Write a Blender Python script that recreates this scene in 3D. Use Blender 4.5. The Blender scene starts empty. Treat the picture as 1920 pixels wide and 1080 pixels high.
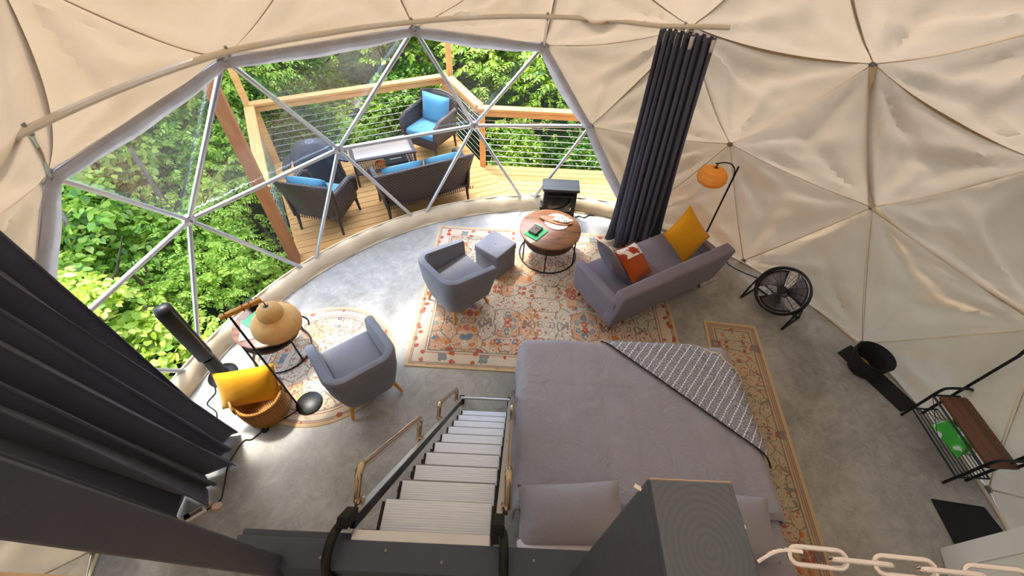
import bpy, bmesh, math, random
import numpy as np
from mathutils import Vector, Matrix, Euler
PI = math.pi
R = math.radians
scene = bpy.context.scene
col = scene.collection
rnd = random.Random(7)

# ------------------------------------------------------------------ camera, sky, sun, exposure
PITCH, ROLL, HCAM = 0.8409, 0.0462, 4.0384
fwd = Vector((0, math.cos(PITCH), -math.sin(PITCH)))
rt0 = Vector((1, 0, 0)); up0 = rt0.cross(fwd)
rt = rt0 * math.cos(ROLL) + up0 * math.sin(ROLL)
up = -rt0 * math.sin(ROLL) + up0 * math.cos(ROLL)
cam_d = bpy.data.cameras.new('camera')
cam_d.sensor_width = 36; cam_d.lens = 36 * 793.87 / 1920; cam_d.clip_start = 0.02; cam_d.clip_end = 200
cam = bpy.data.objects.new('camera', cam_d); col.objects.link(cam)
m3 = Matrix((rt, up, -fwd)).transposed()
cam.matrix_world = Matrix.Translation((0, 0, HCAM)) @ m3.to_4x4()
scene.camera = cam

world = bpy.data.worlds.new('sky'); scene.world = world; world.use_nodes = True
wn = world.node_tree.nodes; wl = world.node_tree.links
sky = wn.new('ShaderNodeTexSky'); sky.sky_type = 'NISHITA'; sky.sun_disc = False
sky.sun_elevation = R(65); sky.sun_rotation = R(-45); sky.dust_density = 2.0; sky.ozone_density = 0.6
wn['Background'].inputs[1].default_value = 0.74
wl.new(sky.outputs[0], wn['Background'].inputs[0])
sun_d = bpy.data.lights.new('sun', 'SUN'); sun_d.energy = 2.8; sun_d.angle = R(6); sun_d.color = (1, 0.95, 0.86)
sun = bpy.data.objects.new('sun', sun_d); col.objects.link(sun)
sun_dir = Vector((-0.30, 0.30, 0.92)).normalized()      # towards the sun
sun.rotation_euler = sun_dir.to_track_quat('Z', 'Y').to_euler(); sun.location = (-8, 6, 14)

scene.view_settings.view_transform = 'Standard'
scene.view_settings.look = 'None'
scene.view_settings.gamma = 1.0
scene.view_settings.use_curve_mapping = False
scene.view_settings.exposure = 1.2
scene.cycles.use_denoising = True
scene.cycles.max_bounces = 10; scene.cycles.diffuse_bounces = 6; scene.cycles.glossy_bounces = 4
scene.cycles.transmission_bounces = 6; scene.cycles.transparent_max_bounces = 12
scene.cycles.sample_clamp_indirect = 6.0
scene.cycles.caustics_reflective = False; scene.cycles.caustics_refractive = False

# ------------------------------------------------------------------ node helpers and materials
def lin(h):
    h = h.lstrip('#'); o = []
    for i in (0, 2, 4):
        c = int(h[i:i+2], 16) / 255
        o.append(c / 12.92 if c <= 0.04045 else ((c + 0.055) / 1.055) ** 2.4)
    return (*o, 1.0)

class NT:
    def __init__(s, name):
        s.m = bpy.data.materials.new(name); s.m.use_nodes = True
        s.t = s.m.node_tree; s.n = s.t.nodes; s.l = s.t.links
        s.b = s.n['Principled BSDF']; s.out = s.n['Material Output']
    def put(s, sock, v):
        if v is None: return
        if isinstance(v, bpy.types.NodeSocket): s.l.new(v, sock)
        elif isinstance(v, str): sock.default_value = lin(v)
        else: sock.default_value = v
    def node(s, typ, ins=None, **props):
        n = s.n.new('ShaderNode' + typ)
        for k, v in props.items(): setattr(n, k, v)
        for k, v in (ins or {}).items(): s.put(n.inputs[k], v)
        return n
    def math(s, op, a, b=0.0, c=0.0, clamp=False):
        n = s.node('Math', operation=op, use_clamp=clamp)
        for i, v in enumerate((a, b, c)): s.put(n.inputs[i], v)
        return n.outputs[0]
    def mix(s, f, a, b, bt='MIX'):
        n = s.node('MixRGB', blend_type=bt); s.put(n.inputs[0], f); s.put(n.inputs[1], a); s.put(n.inputs[2], b)
        return n.outputs[0]
    def coord(s, which='Object', scale=(1, 1, 1), rot=(0, 0, 0), loc=(0, 0, 0)):
        t = s.node('TexCoord'); mp = s.node('Mapping')
        mp.inputs['Scale'].default_value = scale; mp.inputs['Rotation'].default_value = rot; mp.inputs['Location'].default_value = loc
        s.l.new(t.outputs[which], mp.inputs['Vector']); return mp.outputs[0]
    def noise(s, vec, scale, detail=3, rough=.55, dist=0, out=0):
        n = s.node('TexNoise', {'Vector': vec, 'Scale': scale, 'Detail': detail, 'Roughness': rough, 'Distortion': dist}); return n.outputs[out]
    def vor(s, vec, scale, feature='F1', out='Distance', rnd_=1.0, metric='EUCLIDEAN'):
        n = s.node('TexVoronoi', {'Vector': vec, 'Scale': scale, 'Randomness': rnd_}, feature=feature)
        if feature == 'F1': n.distance = metric
        return n.outputs[out]
    def ramp(s, f, stops, interp='LINEAR'):
        n = s.node('ValToRGB', {'Fac': f}); e = n.color_ramp; e.interpolation = interp
        while len(e.elements) < len(stops): e.elements.new(0.5)
        for el, (p, c) in zip(e.elements, stops):
            el.position = p; el.color = lin(c) if isinstance(c, str) else c
        return n.outputs[0]
    def bump(s, h, strength=.3, dist=.01):
        n = s.node('Bump', {'Height': h, 'Strength': strength, 'Distance': dist}); s.l.new(n.outputs[0], s.b.inputs['Normal'])
    def set(s, **k):
        al = dict(color='Base Color', rough='Roughness', metal='Metallic', spec='Specular IOR Level', coat='Coat Weight', sheen='Sheen Weight', alpha='Alpha', trans='Transmission Weight')
        for a, v in k.items(): s.put(s.b.inputs[al[a]], v)
        return s

def plain(name, c, rough=.6, metal=0., var=.0, bump=0., scale=20, spec=.5, sheen=0, coat=0):
    t = NT(name); v = t.coord()
    if var:
        n = t.noise(v, scale, 4)
        cc = t.mix(t.math('MULTIPLY', t.math('SUBTRACT', n, .35, clamp=True), var * 3, clamp=True), c, tuple(x * .55 for x in lin(c)[:3]) + (1,))
        t.set(color=cc)
    else: t.set(color=c)
    t.set(rough=rough, metal=metal, spec=spec, sheen=sheen, coat=coat)
    if bump: t.bump(t.noise(v, scale * 4, 4), bump, .01)
    return t.m

def fabric(name, c, c2, weave=260, wr=.25, rough=.92):
    t = NT(name); v = t.coord()
    n = t.noise(v, weave, 2); n2 = t.noise(v, 3.5, 4)
    f = t.math('ADD', t.math('MULTIPLY', n, .7), t.math('MULTIPLY', n2, .3))
    t.set(color=t.ramp(f, [(.3, c2), (.68, c)]), rough=rough, spec=.2, sheen=.15)
    h = t.math('ADD', t.math('MULTIPLY', n, .06), t.noise(v, 7, 3, .5, .6))
    t.bump(h, wr, .02); return t.m

def mk_duvet():
    t = NT('taupe_grey_duvet'); v = t.coord(); sp = t.node('SeparateXYZ', {0: v}); x, y = sp.outputs[0], sp.outputs[1]
    n = t.noise(v, 340, 2); n2 = t.noise(v, 3.5, 4)
    def ln(a, f, w): return t.math('COMPARE', t.math('FRACT', t.math('MULTIPLY', t.math('ADD', a, t.math('MULTIPLY', n2, .03)), f)), .5, w)
    sm = t.math('MAXIMUM', ln(x, 3.7, .018), ln(y, 2.0, .009))
    c = t.ramp(t.math('ADD', t.math('MULTIPLY', n, .5), t.math('MULTIPLY', n2, .5)), [(.3, '#8f8a90'), (.68, '#a09aa1')])
    t.set(color=c, rough=.9, spec=.2, sheen=.15)
    h = t.math('SUBTRACT', t.math('ADD', t.noise(v, 5.5, 4, .6, 1.2), t.math('MULTIPLY', n, .03)), t.math('MULTIPLY', sm, .5))
    t.bump(h, .5, .03); return t.m

def wood(name, c1, c2, scale=(1, 14, 14), rough=.55, bump=.12, coat=0.):
    t = NT(name); v = t.coord(scale=scale)
    oi = t.node('ObjectInfo').outputs['Random']
    vv = t.node('VectorMath', operation='ADD'); t.l.new(v, vv.inputs[0])
    cx = t.node('CombineXYZ', {0: t.math('MULTIPLY', oi, 37.0), 1: t.math('MULTIPLY', oi, 11.0), 2: 0.0}); t.l.new(cx.outputs[0], vv.inputs[1])
    v = vv.outputs[0]
    n = t.noise(v, 2.2, 6, .6, .8); k = t.noise(v, .7, 2)
    f = t.math('ADD', t.math('MULTIPLY', n, .75), t.math('MULTIPLY', k, .25))
    cc = t.ramp(f, [(.32, c2), (.66, c1)])
    hv = t.node('HueSaturation', {'Color': cc, 'Value': t.math('ADD', t.math('MULTIPLY', oi, .22), .89)}).outputs[0]
    t.set(color=hv, rough=rough, coat=coat); t.bump(n, bump, .004); return t.m

def wicker(name, c1, c2, scale=55):
    t = NT(name); v = t.coord()
    w1 = t.node('TexWave', {'Vector': v, 'Scale': scale * .25, 'Distortion': 1.0}, bands_direction='Z').outputs[1]
    w2 = t.node('TexWave', {'Vector': v, 'Scale': scale * .25, 'Distortion': 1.0}, bands_direction='DIAGONAL').outputs[1]
    f = t.math('MULTIPLY', w1, w2)
    f = t.math('ADD', f, t.math('MULTIPLY', t.noise(v, 30, 2), .4))
    t.set(color=t.ramp(f, [(.15, c2), (.75, c1)]), rough=.6); t.bump(f, .7, .006); return t.m

def mk_liner():
    t = NT('cream_liner_fabric'); v = t.coord('Object')
    n = t.noise(v, 1.3, 5, .55, .4); w = t.noise(v, 420, 1)
    c = t.ramp(t.math('ADD', t.math('MULTIPLY', n, .8), t.math('MULTIPLY', w, .2)), [(.3, '#97816a'), (.7, '#a89379')])
    d = t.node('BsdfDiffuse', {'Color': c}); tr = t.node('BsdfTranslucent', {'Color': '#c6ae8e'})
    mx = t.node('MixShader', {0: LINER_T}); t.l.new(d.outputs[0], mx.inputs[1]); t.l.new(tr.outputs[0], mx.inputs[2])
    b = t.node('Bump', {'Height': t.math('ADD', t.noise(v, 2.6, 4, .5, 1.0), t.math('MULTIPLY', w, .015)), 'Strength': .45, 'Distance': .05})
    t.l.new(b.outputs[0], d.inputs['Normal'])
    t.l.new(mx.outputs[0], t.out.inputs[0]); return t.m
LINER_T = 0.17

def mk_pane():
    t = NT('clear_vinyl'); v = t.coord()
    fr = t.node('Fresnel', {'IOR': 1.35})
    g = t.node('BsdfGlossy', {'Roughness': .06, 'Color': '#ffffff'}); tp = t.node('BsdfTransparent', {'Color': (.94, .96, .95, 1)})
    b = t.node('Bump', {'Height': t.noise(v, 2.5, 4, .6, 1.5), 'Strength': .35, 'Distance': .05}); t.l.new(b.outputs[0], g.inputs['Normal'])
    mx = t.node('MixShader', {0: t.math('MULTIPLY', fr.outputs[0], .14)}); t.l.new(tp.outputs[0], mx.inputs[1]); t.l.new(g.outputs[0], mx.inputs[2])
    t.l.new(mx.outputs[0], t.out.inputs[0]); return t.m

def mk_concrete():
    t = NT('polished_concrete'); v = t.coord()
    n = t.noise(v, 1.1, 8, .62, .8); n2 = t.noise(v, 6, 6, .7, 1.5); n3 = t.noise(v, 60, 3)
    f = t.math('ADD', t.math('ADD', t.math('MULTIPLY', n, .55), t.math('MULTIPLY', n2, .33)), t.math('MULTIPLY', n3, .12))
    t.set(color=t.ramp(f, [(.34, '#74726d'), (.5, '#9a9791'), (.64, '#b6b3ab')]), rough=t.math('ADD', t.math('MULTIPLY', n2, .3), .32), spec=.4)
    t.bump(n2, .06, .004); return t.m

def mk_rug(name, hx, hy, round_=False, base='#d6c8b2', dens=1.0, hot=0.0):
    """printed oriental rug: cream field, coral / amber / blue motifs, banded border. hx, hy half sizes"""
    t = NT(name); tc = t.node('TexCoord'); sp = t.node('SeparateXYZ'); t.l.new(tc.outputs['Object'], sp.inputs[0])
    x, y = sp.outputs[0], sp.outputs[1]
    ax, ay = t.math('ABSOLUTE', x), t.math('ABSOLUTE', y)
    if round_:
        rr = t.math('SQRT', t.math('ADD', t.math('MULTIPLY', x, x), t.math('MULTIPLY', y, y))); d = t.math('SUBTRACT', hx, rr)
    else: d = t.math('MINIMUM', t.math('SUBTRACT', hx, ax), t.math('SUBTRACT', hy, ay))
    mir = t.node('CombineXYZ', {0: t.math('PINGPONG', ax, .46), 1: t.math('PINGPONG', ay, .52), 2: 0.0}).outputs[0]
    wob = t.node('TexNoise', {'Vector': tc.outputs['Object'], 'Scale': 6.0, 'Detail': 3.0})
    vm = t.node('VectorMath', operation='MULTIPLY_ADD'); t.l.new(wob.outputs[1], vm.inputs[0]); vm.inputs[1].default_value = (.10, .10, 0); t.l.new(mir, vm.inputs[2])
    p = vm.outputs[0]
    cell = t.node('TexVoronoi', {'Vector': p, 'Scale': 9.0 * dens}); cd = cell.outputs['Distance']
    crand = t.node('SeparateColor', {0: cell.outputs['Color']}).outputs[0]
    patch = t.node('TexVoronoi', {'Vector': tc.outputs['Object'], 'Scale': 1.9}, distance='CHEBYCHEV')
    pr = t.node('SeparateColor', {0: patch.outputs['Color']}).outputs[1]
    pal = [(0, base), (.14, '#d37b45'), (.30, base), (.40, '#c24e30'), (.54, '#d79a5e'), (.64, base), (.72, '#4b6d80'), (.86, '#b03a28'), (.94, '#7d8f8c')]
    petal = t.ramp(crand, pal, 'CONSTANT')
    big = t.math('LESS_THAN', cd, t.math('ADD', .22, t.math('MULTIPLY', pr, .30)))
    field = t.mix(t.math('MULTIPLY', t.math('GREATER_THAN', pr, .62), .65), base, '#d69764')
    c = t.mix(t.math('MULTIPLY', big, .92), field, petal)
    ring = t.math('COMPARE', t.math('FRACT', t.math('MULTIPLY', cd, 5.2)), .5, .10)
    lc = t.ramp(pr, [(0, '#5c5b60'), (.3, '#b4452f'), (.55, '#47606f'), (.8, '#7a4a35')], 'CONSTANT')
    c = t.mix(t.math('MULTIPLY', ring, .8), c, lc)
    edge = t.node('TexVoronoi', {'Vector': p, 'Scale': 4.6 * dens}, feature='DISTANCE_TO_EDGE').outputs['Distance']
    c = t.mix(t.math('MULTIPLY', t.math('LESS_THAN', edge, .03), .75), c, '#5a4f4b')
    dots = t.node('TexVoronoi', {'Vector': p, 'Scale': 24.0 * dens}); dr = t.node('SeparateColor', {0: dots.outputs['Color']}).outputs[2]
    dc = t.ramp(dr, [(0, '#b5352a'), (.2, base), (.45, '#3f566b'), (.6, '#d9813d'), (.75, base)], 'CONSTANT')
    dm = t.math('MULTIPLY', t.math('LESS_THAN', dots.outputs['Distance'], .34), t.math('LESS_THAN', t.noise(tc.outputs['Object'], 3.2, 2), .55))
    c = t.mix(t.math('MULTIPLY', dm, .8), c, dc)
    # border
    bw = .22 if not round_ else .16
    if hx < .5 : bw = .11
    inb = t.math('LESS_THAN', d, bw)
    bcell = t.node('TexVoronoi', {'Vector': p, 'Scale': 11.0}); br = t.node('SeparateColor', {0: bcell.outputs['Color']}).outputs[1]
    bc = t.ramp(br, [(0, '#b9432f'), (.28, base), (.42, '#c96a3c'), (.58, base), (.74, '#6d7d80'), (.84, '#a8352c')], 'CONSTANT')
    bcol = t.mix(t.math('LESS_THAN', bcell.outputs['Distance'], .33), base, bc)
    c = t.mix(t.math('MULTIPLY', inb, .9), c, bcol)
    for pos, w_, cc in ((bw, .008, '#5d564f'), (bw - .03, .006, '#a5482f'), (.058, .007, '#5d564f'), (.04, .006, '#a5482f')):
        c = t.mix(t.math('MULTIPLY', t.math('COMPARE', d, pos, w_), .75), c, cc)
    c = t.mix(t.math('LESS_THAN', d, .03), c, '#cfb68e')
    wear = t.noise(tc.outputs['Object'], 5.5, 6, .7)
    c = t.mix(t.math('MULTIPLY', t.math('SUBTRACT', wear, .5, clamp=True), 1.5, clamp=True), c, base)
    pile = t.noise(tc.outputs['Object'], 300, 2)
    c = t.mix(.16, c, t.ramp(pile, [(.3, '#7d7468'), (.7, '#ece4d6')]))
    c = t.node('HueSaturation', {'Color': c, 'Saturation': 1.12, 'Value': .92}).outputs[0]
    t.set(color=c, rough=.95, spec=.1); t.bump(pile, .3, .004); return t.m

def mk_leaf(name, ca, cb, cc, tw=.4):
    t = NT(name); g = t.node('NewGeometry')
    c = t.ramp(g.outputs['Random Per Island'], [(0, ca), (.45, cb), (1, cc)])
    d = t.node('BsdfDiffuse', {'Color': c}); tr = t.node('BsdfTranslucent', {'Color': t.mix(.35, c, '#d8ea3c')})
    gl = t.node('BsdfGlossy', {'Roughness': .4, 'Color': (.5, .5, .5, 1)})
    m1 = t.node('MixShader', {0: tw}); t.l.new(d.outputs[0], m1.inputs[1]); t.l.new(tr.outputs[0], m1.inputs[2])
    m2 = t.node('MixShader', {0: .05}); t.l.new(m1.outputs[0], m2.inputs[1]); t.l.new(gl.outputs[0], m2.inputs[2])
    t.l.new(m2.outputs[0], t.out.inputs[0]); return t.m

def mk_knit():
    t = NT('knitted_throw'); v = t.coord(rot=(0, 0, R(38)))
    sp = t.node('SeparateXYZ', {0: v}); x, y = sp.outputs[0], sp.outputs[1]
    n = t.noise(v, 90, 3, .7); n2 = t.noise(t.coord(), 9, 2)
    xx = t.math('ADD', x, t.math('MULTIPLY', n2, .02))
    st = t.math('COMPARE', t.math('FRACT', t.math('MULTIPLY', xx, 15.0)), .5, .07)
    dash = t.math('LESS_THAN', t.math('FRACT', t.math('MULTIPLY', y, 32.0)), .74)
    base = t.ramp(n, [(.38, '#55525c'), (.6, '#b3b1b8')])
    t.set(color=t.mix(t.math('MULTIPLY', st, dash), base, '#f1eff0'), rough=.95, spec=.1)
    t.bump(t.math('ADD', n, st), .6, .006); return t.m

def mk_rings():
    t = NT('painted_end_grain'); v = t.coord(loc=(-.005, .025, 0), scale=(1, .8, 1))
    w = t.node('TexWave', {'Vector': v, 'Scale': 34.0, 'Distortion': 2.0, 'Detail': 3.0, 'Detail Scale': 4.0}, wave_type='RINGS', rings_direction='Z').outputs[1]
    n = t.noise(v, 90, 3)
    t.set(color=t.ramp(w, [(.1, '#5f6672'), (.8, '#656c78')]), rough=.5); t.bump(t.math('ADD', w, t.math('MULTIPLY', n, .4)), .12, .002); return t.m

def mk_bag():
    t = NT('green_bag_print'); v = t.coord()
    n = t.noise(v, 9, 2)
    t.set(color=t.ramp(n, [(.42, '#3fae3a'), (.5, '#58c646'), (.56, '#dfe3df')], 'CONSTANT'), rough=.5); return t.m

def mk_border():
    t = NT('grey_vinyl_band'); n = t.noise(t.coord(), 6, 4)
    c = t.ramp(n, [(.3, '#b7b5bd'), (.7, '#cac8d0')])
    d = t.node('BsdfDiffuse', {'Color': c}); tr = t.node('BsdfTranslucent', {'Color': c}); mx = t.node('MixShader', {0: .13})
    t.l.new(d.outputs[0], mx.inputs[1]); t.l.new(tr.outputs[0], mx.inputs[2]); t.l.new(mx.outputs[0], t.out.inputs[0]); return t.m

M = dict(
    liner=mk_liner(), pane=mk_pane(), concrete=mk_concrete(), knit=mk_knit(), rings=mk_rings(), bag=mk_bag(),
    border=mk_border(),
    strut=plain('galvanised_tube', '#c9ccd2', .33, .85, var=.15, scale=9),
    hub=plain('zinc_hub', '#a9a9ad', .4, .8, var=.2, scale=30),
    bolt=plain('steel_bolt', '#77777a', .35, .9),
    strapf=plain('cream_webbing', '#d3c0a0', .9, bump=.1, scale=30),
    skirt=plain('cream_skirt_fabric', '#d9c6a4', .9, var=.12, scale=3, bump=.15),
    track=plain('ivory_track', '#d8cfbd', .5),
    curtain=fabric('charcoal_curtain', '#5e6072', '#494b5b', 300, .12),
    hem=plain('white_header_tape', '#d9d3d2', .8, bump=.2, scale=60),
    sofa=fabric('mauve_grey_upholstery', '#857b84', '#6b626b', 420, .08),
    chair=fabric('slate_grey_upholstery', '#83848e', '#676873', 420, .08),
    oak=wood('honey_oak', '#d59a3e', '#b87a26', (2, 2, 20), .45),
    walnutleg=wood('walnut_leg', '#6d4426', '#4a2c18', (2, 2, 20), .45),
    walnut=wood('walnut_top', '#8a5a3a', '#4a2a1a', (1.1, 9, 9), .38, .06, .25),
    darkwood=wood('dark_stained_wood', '#4a2f20', '#2b1a12', (1, 9, 9), .5),
    black=plain('black_metal', '#121214', .42, .3, spec=.5),
    blackp=plain('black_plastic', '#0b0b0c', .42, 0, spec=.35),
    blackg=plain('black_glass', '#050506', .05, 0, spec=.6),
    charcoal=plain('charcoal_lid', '#2b2c2f', .5, .2, var=.1, scale=40),
    rubber=plain('black_rubber_mat', '#101011', .85, bump=.3, scale=60),
    duvet=mk_duvet(),
    pillow=fabric('taupe_grey_pillow', '#a09aa0', '#908a90', 340, .35),
    sheet=fabric('white_sheet', '#d6d0d2', '#bdb6ba', 340, .3),
    mustard=fabric('mustard_cushion', '#e2a31c', '#c5850d', 380, .25),
    greycush=fabric('grey_quilted_cushion', '#615c66', '#4b464f', 380, .45),
    rust=fabric('rust_cushion', '#b4531f', '#97400f', 380, .2),
    cushprint=None, rattan=None,
    alu=None, bronze=plain('brushed_bronze_tube', '#b9a78f', .2, 1.0),
    blackrail=plain('black_painted_rail', '#18181b', .45, .4),
    navy=plain('dark_navy_paint', '#3f4759', .5, var=.15, scale=7, bump=.12),
    ply=wood('pale_plywood', '#dcc3a0', '#c8a981', (6, 1, 6), .7),
    deck=wood('cedar_deck_board', '#cf9d5c', '#b67f42', (.9, 11, 11), .7),
    cedar=wood('cedar_rail', '#dfa05a', '#c47f3c', (1, 9, 9), .65),
    cedard=wood('cedar_post', '#b26f3a', '#8f5227', (9, 9, 1), .65),
    cable=plain('steel_cable', '#c3c2b8', .3, .9),
    wicker=wicker('brown_wicker', '#5d4c44', '#2b211d'),
    wickleg=plain('dark_wicker_leg', '#3a2f2b', .6, bump=.3, scale=40),
    blue=fabric('teal_blue_cushion', '#5f98ad', '#4a8097', 380, .2),
    cover=plain('black_grill_cover', '#2d2d33', .6, var=.2, scale=6, bump=.3),
    coverlogo=plain('cover_grey_print', '#6a6a70', .6),
    glasst=None, basket=wicker('honey_basket_weave', '#c68a3a', '#7d4f19', 90),
    green=plain('green_book_cover', '#159a4a', .4), darkcard=plain('dark_brown_box', '#4f4139', .6, var=.2, scale=40),
    whitep=plain('white_plate', '#ece9e6', .35), board=wood('olive_board', '#a36a3a', '#6e3f20', (1, 12, 12), .45),
    leopard=None, doorw=plain('warm_white_paint', '#dcd6c8', .5), grey=plain('grey_plastic', '#77777b', .5),
    steel=plain('polished_link', '#f4efec', .1, 1.0), soil=None, bark=wood('grey_bark', '#6b5a4c', '#3c3029', (6, 6, 1), .9, .6),
    log=wood('weathered_log', '#9a8a7a', '#5f5248', (8, 1, 8), .9, .6),
    leaf0=mk_leaf('leaf_bright', '#5c8f22', '#b0cc40', '#ecee80', .5), leaf1=mk_leaf('leaf_mid', '#3d701e', '#8cb63a', '#d4df68', .5),
    leaf2=mk_leaf('leaf_dark', '#244a16', '#4c8028', '#8ab044', .45), leaf3=mk_leaf('leaf_fern', '#659f2b', '#aed24a', '#dcea72', .48),
    pink=plain('pale_pink_plastic', '#d9b9aa', .5), orange=plain('orange_leaf', '#c0642a', .7), amber=plain('amber_bowl', '#b06a1e', .4),
)
def _extra():
    t = NT('printed_cushion'); v = t.coord(); n = t.noise(v, 9, 1, .4, .5)
    M['cushprint'] = t.set(color=t.ramp(n, [(.5, '#ece4df'), (.56, '#c98062'), (.6, '#a63a22')], 'CONSTANT'), rough=.9).m
    for key, nm, a, b, e in (('rattan', 'amber_rattan', '#f6bd66', '#d8923a', 0), ('rattanl', 'straw_rattan', '#fbe3b0', '#dcb470', 0)):
        t = NT(nm); v = t.coord()
        f = t.vor(v, 95, 'DISTANCE_TO_EDGE'); n = t.noise(v, 25, 2)
        w = t.math('ADD', t.math('MULTIPLY', f, 2.2), t.math('MULTIPLY', n, .5))
        c = t.ramp(w, [(.15, b), (.6, a)])
        d = t.node('BsdfDiffuse', {'Color': c}); tr = t.node('BsdfTranslucent', {'Color': t.mix(.6, c, '#ffe9b8')}); mx = t.node('MixShader', {0: .45})
        bp = t.node('Bump', {'Height': f, 'Strength': .6, 'Distance': .01}); t.l.new(bp.outputs[0], d.inputs['Normal'])
        t.l.new(d.outputs[0], mx.inputs[1]); t.l.new(tr.outputs[0], mx.inputs[2]); t.l.new(mx.outputs[0], t.out.inputs[0]); M[key] = t.m
    t = NT('ribbed_aluminium'); v = t.coord()
    w = t.node('TexWave', {'Vector': v, 'Scale': 32.0}, bands_direction='Y').outputs[1]
    n = t.noise(t.coord(scale=(1, 30, 30)), 6, 3)
    t.set(color=t.ramp(n, [(.3, '#d4e0f4'), (.7, '#e6f0ff')]), rough=.42, metal=.2); t.bump(w, .3, .002); M['alu'] = t.m
    t = NT('tinted_table_glass'); t.set(color='#a3968a', rough=.15, spec=.5); t.b.inputs['Alpha'].default_value = .6; M['glasst'] = t.m
    t = NT('spotted_knit'); v = t.coord(); f = t.vor(v, 42)
    t.set(color=t.ramp(f, [(.25, '#2a2420'), (.45, '#d9cdb8')]), rough=.9); M['leopard'] = t.m
    t = NT('forest_floor'); v = t.coord(); n = t.noise(v, 1.2, 8, .7, 1); n2 = t.noise(v, 9, 6, .7)
    f = t.math('ADD', t.math('MULTIPLY', n, .5), t.math('MULTIPLY', n2, .5))
    t.set(color=t.ramp(f, [(.35, '#1c1a10'), (.5, '#2e3316'), (.64, '#43561d'), (.78, '#5e5436')]), rough=1.0, spec=.1); t.bump(n2, .8, .08); M['soil'] = t.m
_extra()

# ------------------------------------------------------------------ mesh helpers
class MB:
    def __init__(s): s.bm = bmesh.new()
    def _xf(s, vs, loc, rot, scale=None):
        m = Matrix.Translation(loc) @ (Euler(rot).to_matrix().to_4x4() if not isinstance(rot, Matrix) else rot.to_4x4())
        if scale: m = m @ Matrix.Diagonal((*scale, 1))
        bmesh.ops.transform(s.bm, matrix=m, verts=vs)
    def box(s, sx, sy, sz, loc=(0, 0, 0), rot=(0, 0, 0), bev=0., seg=2, taper=None):
        g = bmesh.ops.create_cube(s.bm, size=1); vs = g['verts']
        for v in vs:
            k = 1.0
            if taper and v.co.z < 0: k = taper
            v.co.x *= sx * k; v.co.y *= sy * k; v.co.z *= sz
        if bev:
            es = list({e for v in vs for e in v.link_edges})
            r = bmesh.ops.bevel(s.bm, geom=es, offset=bev, segments=seg, profile=.6, affect='EDGES')
            vs = list({v for f in r['faces'] for v in f.verts} | {v for v in vs if v.is_valid})
        s._xf(vs, loc, rot); return s
    def tube(s, pts, r, seg=8, closed=False, cap=True):
        pts = [Vector(p) for p in pts]; n = len(pts); rs = r if isinstance(r, (list, tuple)) else [r] * n
        rings = []; prev = None
        for i, p in enumerate(pts):
            if closed: d = pts[(i + 1) % n] - pts[i - 1]
            else: d = pts[min(i + 1, n - 1)] - pts[max(i - 1, 0)]
            d.normalize()
            if prev is None:
                a = Vector((0, 0, 1)) if abs(d.z) < .9 else Vector((1, 0, 0)); prev = (a - d * a.dot(d)).normalized()
            prev = (prev - d * prev.dot(d)).normalized(); b = d.cross(prev)
            rings.append([s.bm.verts.new(p + (prev * math.cos(2 * PI * k / seg) + b * math.sin(2 * PI * k / seg)) * rs[i]) for k in range(seg)])
        for i in range(n if closed else n - 1):
            A, B = rings[i], rings[(i + 1) % n]
            for k in range(seg): s.bm.faces.new((A[k], A[(k + 1) % seg], B[(k + 1) % seg], B[k]))
        if cap and not closed:
            s.bm.faces.new(rings[0][::-1]); s.bm.faces.new(rings[-1])
        return s
    def lathe(s, prof, seg=24, loc=(0, 0, 0), rot=(0, 0, 0), scale=None):
        vs = []; rings = []
        for r, z in prof:
            if r < 1e-6: q = [s.bm.verts.new((0, 0, z))]
            else: q = [s.bm.verts.new((r * math.cos(2 * PI * k / seg), r * math.sin(2 * PI * k / seg), z)) for k in range(seg)]
            rings.append(q); vs += q
        for A, B in zip(rings, rings[1:]):
            for k in range(seg):
                a, b, c, d = A[k % len(A)], A[(k + 1) % len(A)], B[(k + 1) % len(B)], B[k % len(B)]
                f = [a]
                for v in (b, c, d):
                    if v not in f: f.append(v)
                if len(f) >= 3: s.bm.faces.new(f)
        s._xf(vs, loc, rot, scale); return s
    def grid(s, fn, nu, nv, closeu=False):
        V = [[s.bm.verts.new(fn(i / nu, j / nv)) for i in range(nu + (0 if closeu else 1))] for j in range(nv + 1)]
        for j in range(nv):
            for i in range(nu):
                k = (i + 1) % nu if closeu else i + 1
                s.bm.faces.new((V[j][i], V[j][k], V[j + 1][k], V[j + 1][i]))
        return s
    def prism(s, pts, z0, z1, loc=(0, 0, 0), rot=(0, 0, 0), bev=0):
        a = [s.bm.verts.new((x, y, z0)) for x, y in pts]; b = [s.bm.verts.new((x, y, z1)) for x, y in pts]; n = len(pts)
        s.bm.faces.new(a[::-1]); s.bm.faces.new(b)
        for i in range(n): s.bm.faces.new((a[i], a[(i + 1) % n], b[(i + 1) % n], b[i]))
        s._xf(a + b, loc, rot); return s
    def build(s, name, mat, parent=None, loc=(0, 0, 0), rot=(0, 0, 0), smooth=True, solid=0, sub=0):
        bmesh.ops.recalc_face_normals(s.bm, faces=s.bm.faces)
        me = bpy.data.meshes.new(name); s.bm.to_mesh(me); s.bm.free()
        return mesh_obj(name, me, mat, parent, loc, rot, smooth, solid, sub)

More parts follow.
